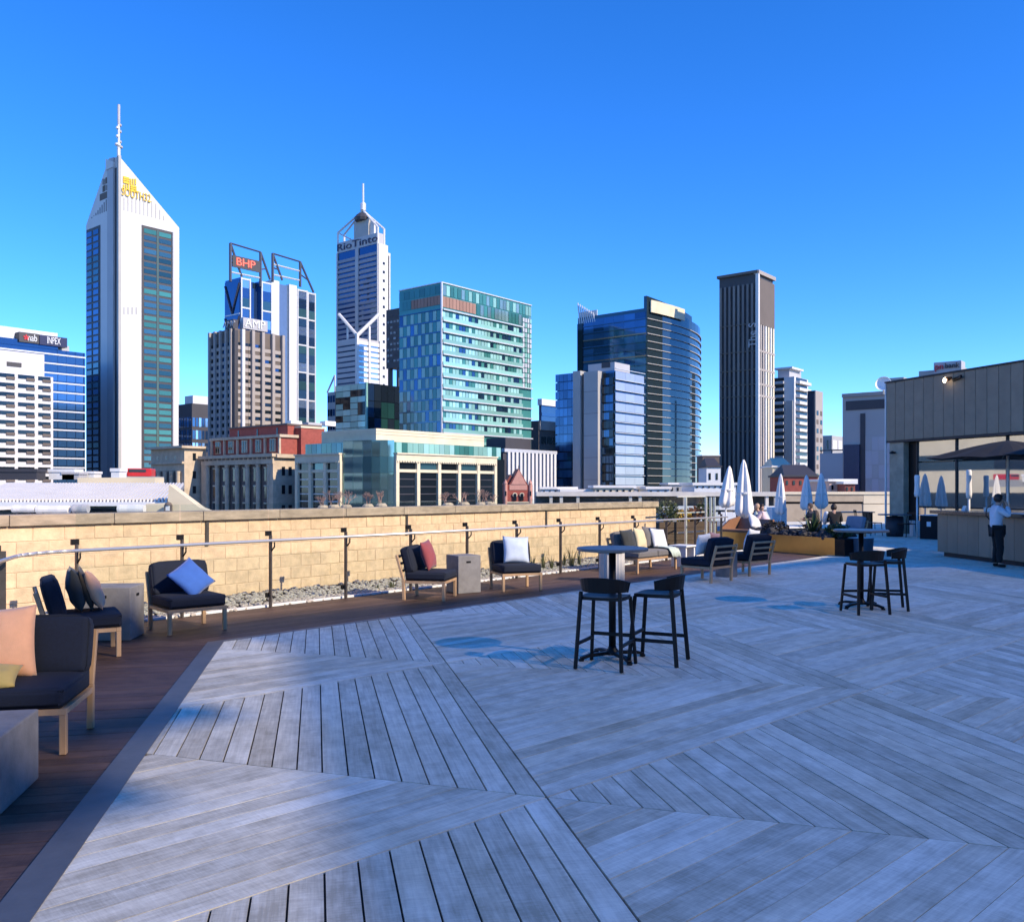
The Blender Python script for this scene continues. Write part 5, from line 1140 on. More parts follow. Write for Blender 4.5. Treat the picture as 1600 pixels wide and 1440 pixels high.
# ---------- grey cores and mirrored glass
b = Bld('core_block', 'block of grey concrete cores and mirrored glass in front of the dark curved office', 960, 215, 1005.5, 868, 575)
zt = b.zt; b.box('wall', G_navy, .3, b.Lr, .3, b.Ll - .3, 0, zt - .5)
b.slab('L', 'glass_recess', G_black, .2, b.yl(941), 0, zt - 1, -.3, -.8)
for (u0, u1, v, m, out) in ((939.5, 917.5, 580, C_grey, 1.5), (917.3, 912.3, 584, C_brown, .6), (912, 900.5, 580, C_grey, 1.5)): b.slab('L', 'core', m, b.yl(u0), b.yl(u1), 0, b.zll(u0, v), out, -4)
b.grid('L', 'mirror_pane', [G_navy, G_blue], b.yl(900), b.yl(868.5), 0, b.zll(885, 583), 5, 22, .95, .86, .2, .0); b.grid('L', 'mirror_pane', [G_black, G_navy], b.yl(958), b.yl(941), 0, zt - 2, 3, 22, .95, .8, .1, -.3)
b.grid('R', 'mirror_pane', [glass('lilac_glass', (.36, .38, .44), .15, .3, .08)], .3, b.Lr, 2, zt - .3, 3, 18, .985, .72, .15, .02)
for k in range(18): b.slab('R', 'ledge', C_frame, .2, b.Lr + .3, 2 + (zt - 2) / 18 * (k + .95), 2 + (zt - 2) / 18 * (k + 1.01), .35, .01)
b.box('plant_room', C_lav, 2, 9, b.yl(962) if False else 1.2, b.yl(912), zt - .4, b.zll(935, 566)); b.box('plant_louvre', C_dark, 1.9, 2, 2.5, 5, zt + .6, zt + 2)
for k in range(9): b.slab('L', 'core_joint', C_dark, b.yl(939.3), b.yl(917.7), zt * k / 9, zt * k / 9 + .06, 1.52, 1.49)
# ---------- dark curved office
b = Bld('curved_office', 'dark blue office with a curved glass flank striped by white ledges', 1010.5, 270, 1060, 903, 481)
zt = b.zt; K = 14
def mkarc(Lc):
    arc = []; p = V((0, 0))
    for k in range(K + 1):
        arc.append(tuple(p)); a = R(-6 + 50 * (k / K) ** 1.5); p = p + V((math.cos(a), math.sin(a))) * Lc / K
    q = b.P + b.dr * arc[-1][0] + b.dl * arc[-1][1]
    return arc, CXP + FPX * q.x / q.y
Lc = 10.0
while mkarc(Lc)[1] < 1088 and Lc < 200: Lc += .5
arc = mkarc(Lc)[0]
endp = arc[-1]; poly = arc + [(endp[0], b.Ll), (0, b.Ll)]
M_curve = glass('curved_dark_glass', (.05, .085, .11), .05, .65, .0)
MB().prism(poly, 0, zt).build('wall', M_curve, b.root)
nfl = 30; dz = (zt - 6) / nfl
led = MB().prism([(x, y) for x, y in arc][::-1] + [(x + .4 * math.sin(R(-6 + 50 * (k / K) ** 1.5)), y - .4 * math.cos(R(-6 + 50 * (k / K) ** 1.5))) for k, (x, y) in enumerate(arc)], 0, .2)
lm = led.mesh('ledge', fix=True)
for k in range(nfl): ob('ledge', lm, C_grey, b.root, (0, 0, 5 + k * dz))
for k in range(nfl):
    if k > nfl * .35: b.slab('L', 'floor_line', G_blue if k % 3 else glass('copper_glass', (.30, .20, .14), .2, .6), .3, b.Ll, 5 + k * dz, 5.35 + k * dz, .25, .01)
b.grid('L', 'window_band', [G_blue, G_blue, G_navy], .3, b.yl(912), zt * .45, zt - 1, 6, 17, .99, .9, .12, .01); b.slab('L', 'end_bay', G_black, b.yl(911.5), b.Ll, 0, zt - 2, .4, .01)
cs = b.zl(462) - zt; nh = 8
par = MB().prism([arc[i] for i in range(nh)] + [(arc[i][0], arc[i][1] + 1.0) for i in range(nh)][::-1], zt, [zt + cs - i * .3 for i in range(nh)] + [zt + cs - i * .3 for i in range(nh)][::-1]); par.build('crown_screen', M_curve, b.root)
xs0, xs1 = arc[0][0] + 1.2, arc[5][0] + 1; MB().prism([(arc[i][0] + (1.2 if i == 0 else 0), arc[i][1] - .9) for i in range(6)] + [(arc[i][0] + (1.2 if i == 0 else 0), arc[i][1] - .5) for i in range(6)][::-1], zt - 1.2, zt + cs - 1.2).build('sign_board', C_sandl, b.root)
b.box('roof_lattice', C_frame, 1, 1.3, b.yl(930), b.Ll, zt, zt + 2.0)
for k in range(8): beam(b, 'lattice_bar', C_frame, [(0, b.yl(930) + (b.Ll - b.yl(930)) * k / 8, zt - 2), (0, b.yl(930) + (b.Ll - b.yl(930)) * (k + 1) / 8, zt + 1 + k * .55)], .22)
# glass fin at the far right end
MB().prism([(endp[0], endp[1]), (endp[0] + 1.6, endp[1] + 1.4), (endp[0] + 1.6, endp[1] + 2.2), (endp[0], endp[1] + 1.2)], 0, zt - 2).build('end_fin', G_sky, b.root)
# ---------- dark striped tower
b = Bld('striped_tower', 'slim dark tower with vertical fins and a bright striped right flank', 1183, 265, 1207.5, 1124, 424)
zt = b.zt; b.body(C_dark); nst = 8
b.grid('L', 'fin', [mat('brown_grey_fin', (.20, .175, .16), .6, 0, .1, .1), mat('mid_grey_fin', (.15, .135, .13), .6, 0, .1, .1)], .6, b.Ll, 0, zt - 3.5, 8, 1, .46, 1, .7, .02)
for v in (505, 548, 577, 600, 618, 650, 673): b.slab('L', 'joint', C_brown, .2, b.Ll - .4, b.zl(v) - .15, b.zl(v) + .15, .72, .02)
b.slab('R', 'blank_panel', C_brown, .3, b.Lr, b.zl(506), zt - 2, .6, .02)
b.grid('R', 'fin', [C_sandl, C_tan, C_white], .4, b.Lr, 0, b.zl(506.5), 6, 1, .55, 1, .7, .02)  # right flank fins coloured pale to stand for sunlight on them
for v in (548, 577, 600, 618): b.slab('R', 'joint', C_tan, .2, b.Lr, b.zl(v) - .3, b.zl(v) + .3, .75, .02)
b.slab('L', 'roof_cap', C_brown, -.5, b.Ll + .5, zt - .5, zt + .3, .8, -.8); b.slab('R', 'roof_cap', C_tan, -.5, b.Lr + .5, zt - .8, zt + .3, .8, -.8); b.box('corner_trim', C_white, -.75, .19, -.75, .19, 0, zt - .81)
sign(b, 'L', 'The S', C_lav, b.yl(1177.5), b.zll(1177.5, 524), 3.2, .8, 1.0, rot=90, name='vertical_lettering')
# ---------- white apartments and slim neighbour
b = Bld('apartment_tower', 'white apartment tower with stacked balconies right of the dark striped tower', 1241, 330, 1262.5, 1205, 588)
b.body(C_white); zt = b.zt; nf = 24; fz_ = zt / nf
for k in range(nf):
    z = k * fz_
    b.slab('R', 'balcony', C_white, b.Lr * .1, b.Lr * .95, z, z + fz_ * .42, 1.6, .02); b.slab('R', 'window', G_black, b.Lr * .12, b.Lr * .9, z + fz_ * .45, z + fz_ * .95, .12, .02)
    b.slab('L', 'balcony', C_lav, b.yl(1226), b.yl(1209), z, z + fz_ * .4, 1.4, .02); b.slab('L', 'window', G_black, b.yl(1225), b.yl(1210), z + fz_ * .45, z + fz_ * .95, .12, .02)  # left balconies coloured greyer than the right for the shaded face
b.slab('L', 'blank_wall', C_grey, .5, b.yl(1228), 0, zt - 9, .5, .02); b.box('penthouse', C_lav, 2, b.Lr, b.yl(1230), b.Ll * .8, zt, zt + 3.2); b.box('roof_plate', C_white, 1, b.Lr * .9, b.yl(1236), b.Ll * .9, zt + 3.2, zt + 3.9)
b = Bld('slim_tower', 'slim tower, dark on its left and beige on its right side', 1272.5, 300, 1284, 1262, 610)
b.body(C_navy_ if False else C_dark); b.slab('R', 'cladding', C_tan, 0, b.Lr, 0, b.zt, .4, .02); b.grid('R', 'window', [G_black, C_brown], 0, b.Lr, 4, b.zt - 6, 2, 14, .5, .5, .5, .41)
b.slab('L', 'cladding', mat('navy_cladding', (.03, .04, .07), .6), 0, b.Ll, 0, b.zt - 1, .3, .02)
# ---------- far flats, grey boxes, pale building
b = Bld('far_flats', 'distant pale flats with small balconies in the gap left of the pale grey building', 1300, 380, 1340, 1282, 680)
b.body(C_grey); b.grid('L', 'window', [G_black, C_tan], 0, b.Ll, 3, b.zt, 4, 5, .6, .5); b.grid('R', 'window', [G_black, C_white], 0, b.Lr, 3, b.zt, 5, 5, .7, .5)
b = Bld('grey_box_building', 'plain grey windowless box building below the far flats', 1334, 150, 1360, 1281, 707)
b.body(C_lav); b.slab('L', 'roof_rail', C_dark, 0, b.Ll, b.zt + .4, b.zt + .6, .1, -.1)
for u in (1283, 1300, 1318, 1332): b.slab('L', 'rail_post', C_dark, b.yl(u) - .06, b.yl(u) + .06, b.zt, b.zt + .4, .1, -.1)
b = Bld('pale_building', 'tall pale grey building with one vertical black slot left of the pavilion', 1420, 118, 1440, 1316.5, 612)
zt = b.zll(1350, 619); b.body(C_grey, z1=zt)
face_panel(b, 'L', 1400, 1322, 627, 637, C_dark, 'top_band', .12); face_panel(b, 'L', 1352, 1344.5, 646, 790, C_dark, 'slot', .12); face_panel(b, 'L', 1344.3, 1320, 695, 790, mat('deep_blue_panel', (.02, .03, .07), .4), 'low_wing', .5); face_panel(b, 'L', 1400, 1394, 640, 790, C_dark, 'slot', .12)
b.grid('L', 'stone_panel', [C_lav, C_grey], b.yl(1394), b.yl(1352.5), 0, b.zll(1370, 682), 4, 14, .985, .97, .1, .02); b.slab('L', 'parapet', C_tan, 0, b.Ll, zt, zt + .5, .3, -.6)
dsh = thing('satellite_dish', 'white satellite dish on the roof of the pale grey building', 'dish', V((X(1381, 114), 114, Z(616, 114))))
dm = MB().lathe([(.05, 0), (.5, .08), (.8, .25), (.98, .5), (.95, .52), (.78, .29), (.4, .12)], 20).build('reflector', M_white, dsh, (0, 0, 1.2)); dm.rotation_euler = (R(70), 0, R(-35)); MB().tube((0, .1, 0), (0, .1, 1.2), .12, 8).build('mount', C_grey, dsh, fix=False)
b = Bld('roof_block', 'small grey roof block peeping above the pavilion roof', 1412, 130, 1440, 1383, 589); b.body(C_grey); b.slab('L', 'vent', C_dark, b.yl(1402), b.yl(1393), b.zt - 1.4, b.zt - .6, .1, .02)
b = Bld('bank_building', 'grey building with a red and dark lettered sign above the pavilion roof', 1502, 160, 1640, 1459, 563)
zt = b.zt; b.box('sign_tower', C_lav, 0, 3, 0, b.Ll, 0, zt); MB().prism([(3.001, 0), (b.Lr, 0), (b.Lr, 8), (3.001, 8)], 0, [zt - 1, zt - 2.6, zt - 2.6, zt - 1]).build('wall', C_grey, b.root)
sign(b, 'L', 'pn', mat('sign_crimson', (.55, .02, .04), .4), b.yl(1468), b.zll(1468, 573), 1.7, .2, .9, name='red_lettering'); sign(b, 'L', 'bank', C_dark, b.yl(1488), b.zll(1488, 571), 1.35, .2, .95, name='dark_lettering')
# ================================================================ MIDDLE GROUND
# ---------- modern stone and glass building with columns
b = Bld('columned_building', 'cream stone building with tall columns, green glass corner and curved glass bay', 586, 170, 790, 464, 708)
zs = b.zl(708); xa, ya = b.xr(616), b.yl(536)
G_bay = glass('bay_glass', (.16, .28, .29), .05, .75); fin = 2.0
MB().prism([(xa, 0), (b.Lr * .99, 0), (b.Lr, b.Ll), (0, b.Ll), (0, ya)], 0, zs - .3).build('wall', G_black, b.root)
# curved glass bay at the corner
cvs = []
for k in range(7):
    a = k / 6; q = (1 - a) ** 2; cvs.append((q * xa + 2 * a * (1 - a) * .6 + 0, 2 * a * (1 - a) * .6 + a * a * ya))
zbay = b.zl(686); MB().prism([(0.3, ya), (xa, .3)] + cvs, 0, zbay).build('bay_core', G_bay, b.root)
for i in range(6):
    p0, p1 = V(cvs[i]), V(cvs[i + 1]); d_ = (p1 - p0); nn = V((d_.y, -d_.x)).normalized() * -1
    for k in range(9):
        z0_, z1_ = zbay * k / 9 + .04, zbay * (k + 1) / 9 - .04
        if z1_ < STREET * -1 - 4: continue
        q0, q1 = p0 + d_ * .02, p0 + d_ * .98
        MB().prism([tuple(q0), tuple(q1), tuple(q1 - nn * -.05), tuple(q0 - nn * -.05)], z0_, z1_).build('bay_pane', [G_bay, G_bay, G_teal][(i * 3 + k * 2) % 3], b.root)
for face, us, u_in, u_out, m in (('R', (616, 631, 656, 679, 701, 723.5, 747, 772.5), 616, 773, C_sandl), ('L', (535, 508.5, 487, 466), 535, 465, C_sandl)):
    f = b.xr if face == 'R' else b.yl; a0, a1 = f(u_in), f(u_out)
    b.slab(face, 'entablature', m, a0, a1, zs - 1.3, zs, .7, -.2); b.slab(face, 'cornice', m, a0 - .1, a1 + .1, zs + .001, zs + .28, 1.0, -.2)
    ntooth = int((a1 - a0) / .7); b.grid(face, 'dentil', m, a0, a1, zs - 1.62, zs - 1.3, ntooth, 1, .55, 1, .85, .3)
    nbay = 5 if face == 'R' else 3; w = (a1 - a0) / nbay
    for i in range(nbay + 1):
        c = a0 + i * w + (.35 if i == 0 else (-.35 if i == nbay else 0)); b.slab(face, 'pier', m, c - .42, c + .42, 0, zs - 1.301, .65, -.1)
        if 0 < i < nbay: b.slab(face, 'pilaster', C_sand, c + .43, c + .62, 0, zs - 3.6, .4, -.1)
    for i in range(nbay):
        c0, c1 = a0 + i * w + (.78 if i == 0 else .43), a0 + (i + 1) * w - (.78 if i == nbay - 1 else .43)
        b.slab(face, 'transom', m, c0, c1, zs - 3.55, zs - 2.95, .5, -.1); b.slab(face, 'upper_window', [G_black, G_teal][i % 2], c0, c1, zs - 2.94, zs - 1.63, .1, .01)
        win = b.slab(face, 'tall_window', G_black, c0 + .15, c1 - .12, 0, zs - 3.56, .1, .01)
        for k in range(5): b.slab(face, 'glazing_bar', C_frame if face == 'L' else C_dark, c0 + .16, c1 - .13, zs - 5.0 - k * 1.5, zs - 4.8 - k * 1.5, .2, .101)
# glass top storey and upper cream mass
zg = b.zr(700, 693.5); MB().prism([(xa * .8, 1.4), (b.xr(790), 1.4), (b.xr(790), b.Ll - 1), (1.4, b.Ll - 1), (1.4, ya * .9)], zs - .2, zs + 2.5).build('glass_storey', G_green2, b.root)
b.grid('R', 'storey_pane', [G_green, G_green2, G_aqua], b.xr(617), b.xr(789), zs + .3, zs + 2.49, 22, 1, .95, .95, -1.25, -1.39); b.grid('L', 'storey_pane', [G_green2, G_teal], b.yl(534), b.yl(472), zs + .3, zs + 2.49, 8, 1, .95, .95, -1.25, -1.39)
zu = b.zl(667); MB().prism([(2.6, 2.6), (b.xr(770), 2.6), (b.xr(770), b.Ll * .8), (2.6, b.Ll * .8)], zs + 2.51, zu).build('upper_mass', C_sandl, b.root, bevel=.0)
for k in range(2): b.box('string_course', C_sandl, 2.5, b.xr(770) + .1, 2.5, b.Ll * .8, zu - .5 - k * .6, zu - .42 - k * .6)
# ---------- old post office style block: main
b = Bld('columned_hall', 'old sandstone hall with a giant colonnade and red brick attic', 432, 190, 462, 320, 712)
zs = b.zl(712); b.body(C_sand, z1=zs + .2); ya, yb = b.yl(428), b.yl(323)
b.slab('L', 'recess', C_brown, b.yl(424), b.yl(328), 0, zs - 1.7, .06, .01)
for i in range(7):
    c = b.yl(424) + (b.yl(328) - b.yl(424)) * i / 6; MB().lathe([(.52, 0), (.52, zs - 2.6), (.45, zs - 2.4), (.6, zs - 2.0), (.62, zs - 1.75)], 14, (-.55, c, 0)).build('column', C_sand, b.root, smooth=False)
for i in range(6):
    c = b.yl(424) + (b.yl(328) - b.yl(424)) * (i + .5) / 6
    for z0_, z1_ in ((zs - 5.4, zs - 2.2), (zs - 9.2, zs - 6.2), (zs - 13, zs - 10)):
        w = b.slab('L', 'window', G_black, c - .38, c + .38, z0_, z1_ - .4, .12, .061); b.slab('L', 'window_hood', C_sandl, c - .5, c + .5, z1_ - .39, z1_ - .1, .25, .061, )
for u0, u1 in ((432, 425), (327, 320)): b.slab('L', 'pier', C_sand, b.yl(u0), b.yl(u1), 0, zs - 1.7, .9, .01)
b.slab('L', 'entablature', C_sand, 0, b.Ll, zs - 1.69, zs - .2, 1.0, -.1); b.slab('L', 'cornice', C_sand, -.5, b.Ll + .5, zs - .199, zs + .5, 1.5, -.1)
b.grid('L', 'dentil', C_brown, .3, b.Ll, zs - .62, zs - .3, 16, 1, .5, 1, 1.2, 1.01)
b.slab('R', 'cornice', C_sand, -.5, b.Lr, zs - .4, zs + .4, 1.0, -.1)
for k, z0_ in enumerate((zs - 4.2, zs - 8.2, zs - 12.5)):
    for f_ in (.35, .7): b.slab('R', 'window', G_black, b.Lr * f_ - .4, b.Lr * f_ + .4, z0_, z0_ + 1.9, .1, .01)
za = zs + .5; zb2 = b.zll(400, 684); y0, y1 = b.yl(455), b.yl(332)
b.box('attic', C_brick, 1.5, b.Lr + 6, .6, b.Ll - .8, za, zb2); b.box('attic_cornice', C_sand, .9, b.Lr + 6.4, .1, b.Ll - .4, zb2, zb2 + .6)
for i in range(5):
    c = .6 + (b.Ll - 1.4) * (i + .5) / 5
    w = b.box('attic_window', C_sandl, 1.2, 1.49, c - .95, c + .95, za + .5, zb2 - .25)
    for s_ in (-.45, .45): b.box('pane', G_black, 1.1, 1.19, c + s_ - .3, c + s_ + .3, za + .6, zb2 - .4)
for i in range(6):
    c = .7 + (b.Ll - 1.6) * i / 5; b.box('attic_pilaster', C_sand, 1.05, 1.49, c - .22, c + .22, za, zb2 - .01)
zc2 = b.zll(400, 664); b.box('upper_attic', C_brick, 4, b.Lr + 8, 1.5, b.Ll - 4, zb2 + .6, zc2); b.box('upper_cap', C_brown, 3.7, b.Lr + 8.2, 1.2, b.Ll - 3.7, zc2, zc2 + .35)
for i in range(3):
    c = 1.5 + (b.Ll - 5.5) * (i + .5) / 3; b.box('small_window', G_black, 3.9, 3.99, c - .25, c + .25, zb2 + .9, zc2 - .5); b.box('small_window_frame', C_sand, 3.93, 3.995, c - .4, c + .4, zb2 + .8, zb2 + .9)
for k, (x, y, w, h, m) in enumerate(((6, 3, 3, .8, C_roofw), (10, 2, 4, .6, C_lav), (14, 1, 3, 1.1, C_roofw), (9, 8, 5, .7, C_grey))): b.box('roof_plant', m, x, x + w, y, y + 2, zc2 + .36, zc2 + .36 + h)
b.box('brick_stair_tower', C_brick, b.Lr + 1, b.Lr + 7.5, -.6, 2.5, za - 1, b.zr(462, 668)); b.box('stair_cap', C_sandl, b.Lr + .8, b.Lr + 7.7, -.8, 2.7, b.zr(462, 668), b.zr(462, 665))
# ---------- left wing
b = Bld('sandstone_wing', 'lower dark sandstone wing with a colonnade left of the columned hall', 288, 205, 322, 236, 699)
zs = b.zl(700); b.body(C_sand, z1=zs); b.box('roof_cornice', C_sand, -1.2, b.Lr, -1.0, b.Ll + .5, zs, zs + .55)
for i in range(3): c = b.yl(282) + (b.yl(240) - b.yl(282)) * (i + .5) / 3; b.slab('L', 'attic_window', C_sandl, c - .35, c + .35, zs - 2.6, zs - 1.7, .12, .01); b.slab('L', 'attic_pane', G_black, c - .05, c + .28, zs - 2.5, zs - 1.8, .16, .121)
b.slab('L', 'string_course', C_sand, 0, b.Ll, zs - 3.6, zs - 3.1, .6, .01)
b.slab('L', 'recess', C_brown, b.yl(281), b.yl(241), 0, zs - 5.2, .06, .01)
for i in range(5): c = b.yl(281) + (b.yl(241) - b.yl(281)) * i / 4; MB().lathe([(.5, 0), (.5, zs - 6.2), (.62, zs - 5.3)], 12, (-.4, c, 0)).build('column', C_sand, b.root)
for z0_ in (zs - 2.8, zs - 7, zs - 10.5, zs - 14): b.slab('R', 'window', G_black, b.Lr * .45 - .4, b.Lr * .45 + .4, z0_, z0_ + 1.7, .1, .01)
# ---------- red brick gable
b = Bld('brick_gable', 'little red brick gabled facade with cream trim and twin arched windows', 790, 150, 832, 786, 745, rz=R(8))
zs = b.zl(757); Wd = b.Lr; MB().box(0, Wd, 0, 4, 0, zs).build('wall', C_brick, b.root)
MB().prism([(Wd * .14, -.1), (Wd * .8, -.1), (Wd * .8, .2), (Wd * .14, .2)], zs - .9, zs + .05).build('string_course', mat('pink_trim', (.52, .26, .20), .8), b.root)
def tri(x0, x1, y0, y1, z0, z1, nm, m): MB().add([(x0, y0, z0), (x1, y0, z0), ((x0 + x1) / 2, y0, z1), (x0, y1, z0), (x1, y1, z0), ((x0 + x1) / 2, y1, z1)], [(0, 1, 2), (5, 4, 3), (0, 3, 4, 1), (1, 4, 5, 2), (2, 5, 3, 0)]).build(nm, m, b.root)
zg = b.zl(733); tri(Wd * .2, Wd * .76, -.2, 3.5, zs + .05, zg, 'gable', MATS['pink_trim']); tri(Wd * .14, Wd * .82, -.1, 4, zs, zg + .12, 'gable_roof', C_redroof)
tri(-.1, Wd * .42, .5, 4.4, zs, b.zl(741), 'side_roof', C_redroof); beam(b, 'finial', C_dark, [(Wd * .48, 0, zg), (Wd * .48, 0, b.zl(727))], .06)
for c in (.34, .60):
    MB().lathe([(.01, 0), (.38, .001), (.4, .12), (.01, .121)], 18).build('arch_trim', C_sandl, b.root, (Wd * c, -.13, zs - 1.75)).rotation_euler = (R(90), 0, 0)
    MB().lathe([(.01, 0), (.27, .001), (.27, .05)], 16).build('arch_glass', G_black, b.root, (Wd * c, -.26, zs - 1.75)).rotation_euler = (R(90), 0, 0)
    b.box('window', G_black, Wd * c - .27, Wd * c + .27, -.27, -.02, zs - 2.7, zs - 1.75)
for x in (0, Wd * .92): MB().lathe([(.3, 0), (.3, zs + .1), (.36, zs + .2), (.05, zs + .9)], 12, (x, 0, 0)).build('turret', MATS['pink_trim'], b.root); b.box('turret_window', G_black, x - .12, x + .12, -.34, -.3, zs - 1.9, zs - 1.1)
b.box('base_band', C_sandl, -.1, Wd, -.2, .0, zs - 3.1, zs - 2.9)
# ---------- white corrugated roof and cream gable wall, left foreground
YR = 30.0; wr = thing('corrugated_roof_building', 'building with white corrugated roof and cream end wall beyond the left parapet', 'building', (0, 0, 0))
xa, xb_ = X(-60, YR), X(268, YR); ze, zr2 = Z(783, YR), Z(757, 35.5); sx_ = -1.6
roof = MB(); roof.add([(xa, YR, ze), (xb_, YR, ze), (xb_ + sx_, 35.5, zr2), (xa + sx_, 35.5, zr2), (xa, YR, ze - .12), (xb_, YR, ze - .12), (xb_ + sx_, 35.5, zr2 - .12), (xa + sx_, 35.5, zr2 - .12)], [(0, 1, 2, 3), (7, 6, 5, 4), (0, 4, 5, 1), (1, 5, 6, 2), (2, 6, 7, 3), (3, 7, 4, 0)]).build('roof', mat('rib_shade_sheet', (.30, .30, .32), .5, .1, .08, 1), wr)  # sheet greyed to stand for the shade between the white ribs
rib = MB(); nr = 58
for i in range(nr):
    x = xa + (xb_ - xa) * (i + .5) / nr; rib.bar((x, YR - .02, ze + .03), (x + sx_, 35.5, zr2 + .03), .055, .10)
tag(rib.build('roof_ribs', C_roofw, wr, fix=False), kind='stuff')
MB().box(xa, xb_, YR - .12, YR - .02, ze - .16, ze - .02).build('gutter', M_white, wr)
MB().box(xa, X(242, 38), 38, 39, 0 - 18, Z(746, 38)).build('rear_parapet', C_sandl, wr); MB().box(xa, X(238, 37), 35.6, 37.9, -18, zr2 - .2).build('rear_wall', C_sandl, wr)
MB().add([(X(228, 29.5), 29.5, -18), (X(330, 29.5), 29.5, -18), (X(330, 29.5), 29.5, Z(800, 29.5)), (X(312, 29.5), 29.5, Z(793, 29.5)), (X(264, 29.5), 29.5, Z(757, 29.5)), (X(262, 29.5), 29.5, Z(785, 29.5)), (X(228, 29.5), 29.5, Z(787, 29.5))] + [(X(228, 29.5), 30, -18), (X(330, 29.5), 30, -18), (X(330, 29.5), 30, Z(800, 29.5)), (X(312, 29.5), 30, Z(793, 29.5)), (X(264, 29.5), 30, Z(757, 29.5)), (X(262, 29.5), 30, Z(785, 29.5)), (X(228, 29.5), 30, Z(787, 29.5))],
    [tuple(range(7)), tuple(range(13, 6, -1))] + [(i, i + 7, (i + 1) % 7 + 7, (i + 1) % 7) for i in range(7)]).build('end_wall', C_sandl, wr)
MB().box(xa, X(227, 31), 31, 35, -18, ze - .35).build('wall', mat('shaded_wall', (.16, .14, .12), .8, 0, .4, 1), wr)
al = thing('arched_lamp', 'small dark arched lantern on the cream end wall', 'lamp', (X(263, 29.3), 29.3, Z(799, 29.3)))
MB().box(-.12, .12, -.05, .05, 0, .22).lathe([(.12, .22), (.09, .29), (.02, .32)], 12).build('housing', C_brown, al); MB().box(-.07, .07, -.06, -.052, .03, .2).build('pane', M_white, al)
for k, (u0, u1, v0, v1, m, lab) in enumerate(((20, 56, 786, 798, C_roofw, 'silver wrapped duct under the white roof eave, leftmost'), (58, 108, 787, 800, C_roofw, 'long silver duct under the white roof eave'), (114, 138, 786, 799, C_lav, 'short grey duct under the white roof eave'), (185, 226, 786, 799, C_roofw, 'silver duct beside the cream end wall'))):
    a, c = V((X(u0, 28.8), 28.8, Z((v0 + v1) / 2, 28.8))), V((X(u1, 28.8), 28.8, Z((v0 + v1) / 2, 28.8)))
    t = thing('roof_duct', lab, 'duct', (a.x, a.y, Z(v1 + 6, 28.8))); L = c.x - a.x; r = (v1 - v0) / 2 / FPX * 28.8
    MB().lathe([(r, 0), (r * 1.05, L * .1), (r * .95, L * .4), (r * 1.08, L * .7), (r, L)], 12).build('pipe', m, t, (0, 0, r * 1.6)).rotation_euler = (0, R(90), 0)
    for f in (.2, .8): MB().box(L * f - .03, L * f + .03, -.05, .05, -.3, r * .7).build('support', C_dark, t)
struct('lower_roof', MB().box(X(-80, 28), X(232, 28), 26.5, 29.4, -18, Z(806, 28)), C_grey)
t = thing('red_van', 'red van parked beyond the white roof', 'van', V((X(198, 44), 44, Z(741, 44))), R(12)); MB().box(0, 1.15, 0, 1.2, -.1, .3).build('body', mat('red_paint', (.55, .02, .02), .35), t, bevel=.06); MB().box(.1, .9, -.02, 1.22, .12, .25).build('window', G_black, t); MB().box(-.3, 1.5, -.2, 1.5, -.6, -.101).build('platform', C_grey, t)
for k, (u, Y, h, w, m) in enumerate(((96, 42, .5, 1.2, M_white), (110, 42, .35, .8, C_lav), (132, 43, .4, .9, M_white), (180, 43, .55, .4, M_white), (20, 41, .5, 2.2, C_dark))):
    tag(MB().box(-w / 2, w / 2, 0, .8, 0, h * .7).box(-w / 2 - .04, w / 2 + .04, -.04, .84, h * .701, h).build('roof_unit', m, loc=(X(u, Y), Y, Z(749, Y))), ('white roof unit below the blue glass office', 'grey roof unit left of the white tower', 'flat white roof unit at the foot of the white tower', 'slim white vent at the foot of the white tower', 'long dark roof unit below the white banded office')[k], 'roof unit')
# ---------- bare shrubs in front of the columned building
M_twig = mat('bare_pink_twig', (.30, .19, .15), .8, 0, .3, 10)
def bare(label, u, Y, v, h, n):
    t = thing('bare_shrub', label, 'shrub', (X(u, Y), Y, Z(v, Y)), 0, 'bare shrubs below the columned building'); rr = random.Random(int(u)); mb = MB()
    def grow(p, d, L, r, dep):
        q = p + d * L; mb.tube(p, q, r, 4, r * .65)
        if dep:
            for _ in range(3): grow(q, (d + V((rr.gauss(0, .45), rr.gauss(0, .45), rr.gauss(.1, .3)))).normalized(), L * rr.uniform(.55, .8), r * .6, dep - 1)
    for _ in range(n): grow(V((rr.uniform(-.2, .2), rr.uniform(-.2, .2), 0)), V((rr.gauss(0, .35), rr.gauss(0, .35), 1)).normalized(), h * .36, .028, 3)
    mb.build('branches', M_twig, t, fix=False); MB().lathe([(.3, -12), (.3, 0), (.2, .1)], 10).build('pot', C_sand, t)
for u, v, h in ((505, 792, .75), (522, 791, 1.0), (541, 791, .95), (575, 790, .85), (596, 789, .8), (700, 788, .75), (725, 787, .8), (752, 787, .85), (765, 786, .6)):
    BS = BS + 1 if 'BS' in globals() else 0
    bare('bare pinkish shrub below the columned building, ' + ('leftmost of nine', 'second of nine', 'third of nine', 'fourth of nine', 'middle one of nine', 'sixth of nine', 'seventh of nine', 'eighth of nine', 'rightmost of nine')[BS], u, 46, v, h, 4)
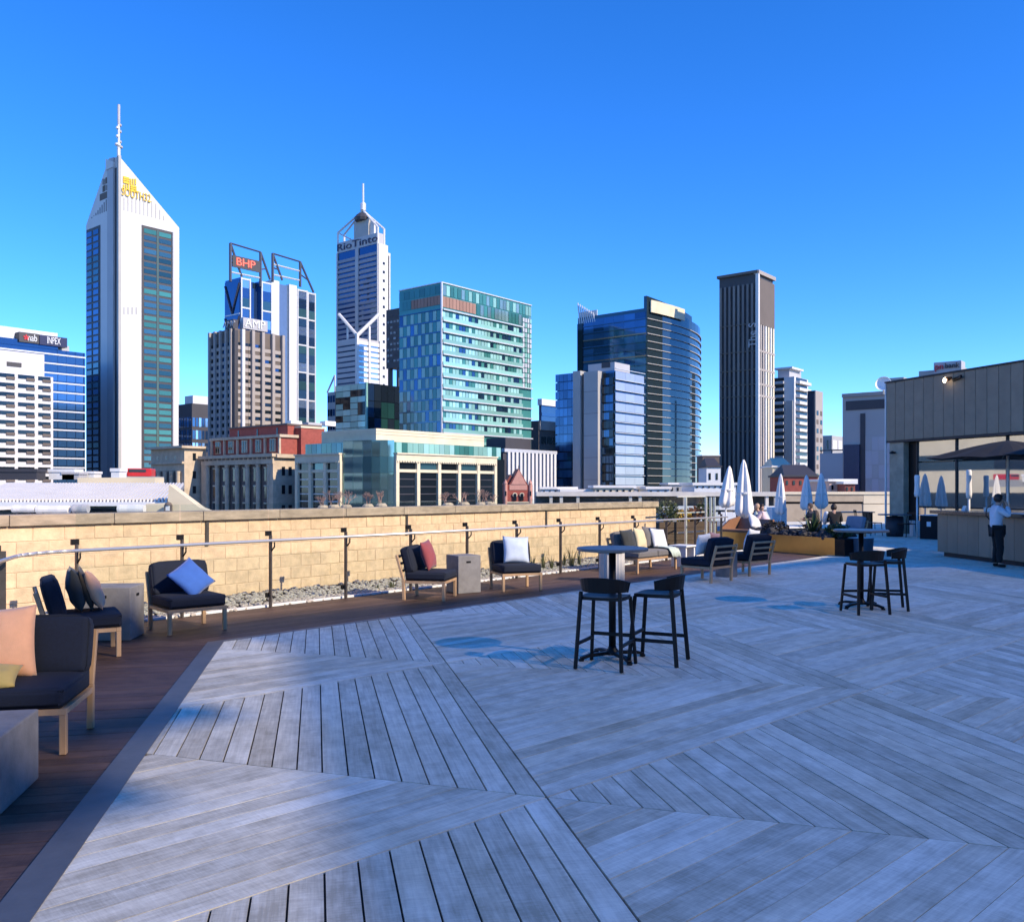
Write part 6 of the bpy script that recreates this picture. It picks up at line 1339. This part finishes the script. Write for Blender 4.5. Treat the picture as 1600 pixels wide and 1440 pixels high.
# ---------- low roofs behind the far ledge
for k, (u0, u1, v0, v1, Y, m, lab) in enumerate(((846, 900, 764, 772, 95, C_roofw, 'low white roof right of the red gable'), (878, 932, 768, 772, 90, C_redroof, 'thin red roof line above the far ledge'), (930, 990, 762, 772, 88, C_sandl, 'row of cream roof units above the far ledge'), (985, 1012, 763, 770, 105, C_grey, 'flat grey roof left of the white plant room'), (1012, 1046, 764, 772, 84, M_white, 'white louvred plant room below the curved office'), (1046, 1100, 757, 772, 110, C_grey, 'grey roof deck below the curved office'), (1085, 1150, 758, 764, 80, M_white, 'long white roof beam left of the folded parasols'), (1104, 1126, 730, 760, 140, M_white, 'white house with dark roof left of the striped tower'), (1098, 1124, 712, 742, 190, C_brown, 'brown low block left of the striped tower'), (1207, 1238, 730, 762, 140, C_sandl, 'cream rooftops at the foot of the white apartments'), (1225, 1278, 745, 764, 110, C_brick, 'low red building with dark roof behind the folded parasols'), (1296, 1336, 752, 772, 90, mat('pink_render', (.62, .42, .33), .8), 'small pink house below the grey box building'), (1320, 1336, 756, 772, 88, C_redroof, 'small red shed beside the pink house'))):
    a, c = at(u0, v1, Y), at(u1, v0, Y); t = thing('low_building', lab, 'building', (a.x, Y, STREET)); w = c.x - a.x; h = c.z - STREET
    MB().box(0, w, 0, 6, 0, h).build('wall', m, t, fix=False); MB().box(-.2, w + .2, -.2, 6.2, h, h + .25).build('roof', C_dark if k in (7, 10) else C_roofw, t, fix=False)
    nw = max(2, int((u1 - u0) / 9))
    for i in range(nw): MB().box(w * (i + .3) / nw, w * (i + .6) / nw, -.06, -.01, h - (c.z - a.z) * .65, h - (c.z - a.z) * .3).build('window', G_black, t, fix=False)
    if k in (7, 9, 10): MB().add([(0, 0, h + .25), (w, 0, h + .25), (w, 6, h + .25), (0, 6, h + .25), (w * .15, 3, h + 1.6), (w * .85, 3, h + 1.6)], [(0, 1, 5, 4), (2, 3, 4, 5), (1, 2, 5), (3, 0, 4)]).build('hip_roof', C_dark if k != 9 else C_sandl, t)

# ---------- offices beyond the left edge of the view (they show in the pavilion glass)
for k, (x, y, w, d, h, m) in enumerate(((-75, 52, 30, 26, 34, C_sandl), (-112, 74, 34, 26, 46, C_white), (-98, 20, 30, 24, 30, C_tan), (-150, 120, 40, 30, 70, C_white))):
    t = thing('side_office', ('cream office beyond the left edge, nearest', 'white office beyond the left edge, taller', 'tan office beyond the left edge, beside the terrace', 'white tower beyond the left edge, farthest')[k], 'building', (x, y, STREET), R(12))
    MB().box(0, w, 0, d, 0, h).build('wall', m, t, fix=False)
    for j in range(int(h / 4)): MB().box(-.1, w + .1, -.1, d + .1, j * 4 + 1.6, j * 4 + 3.2).build('window_band', G_black, t, fix=False)
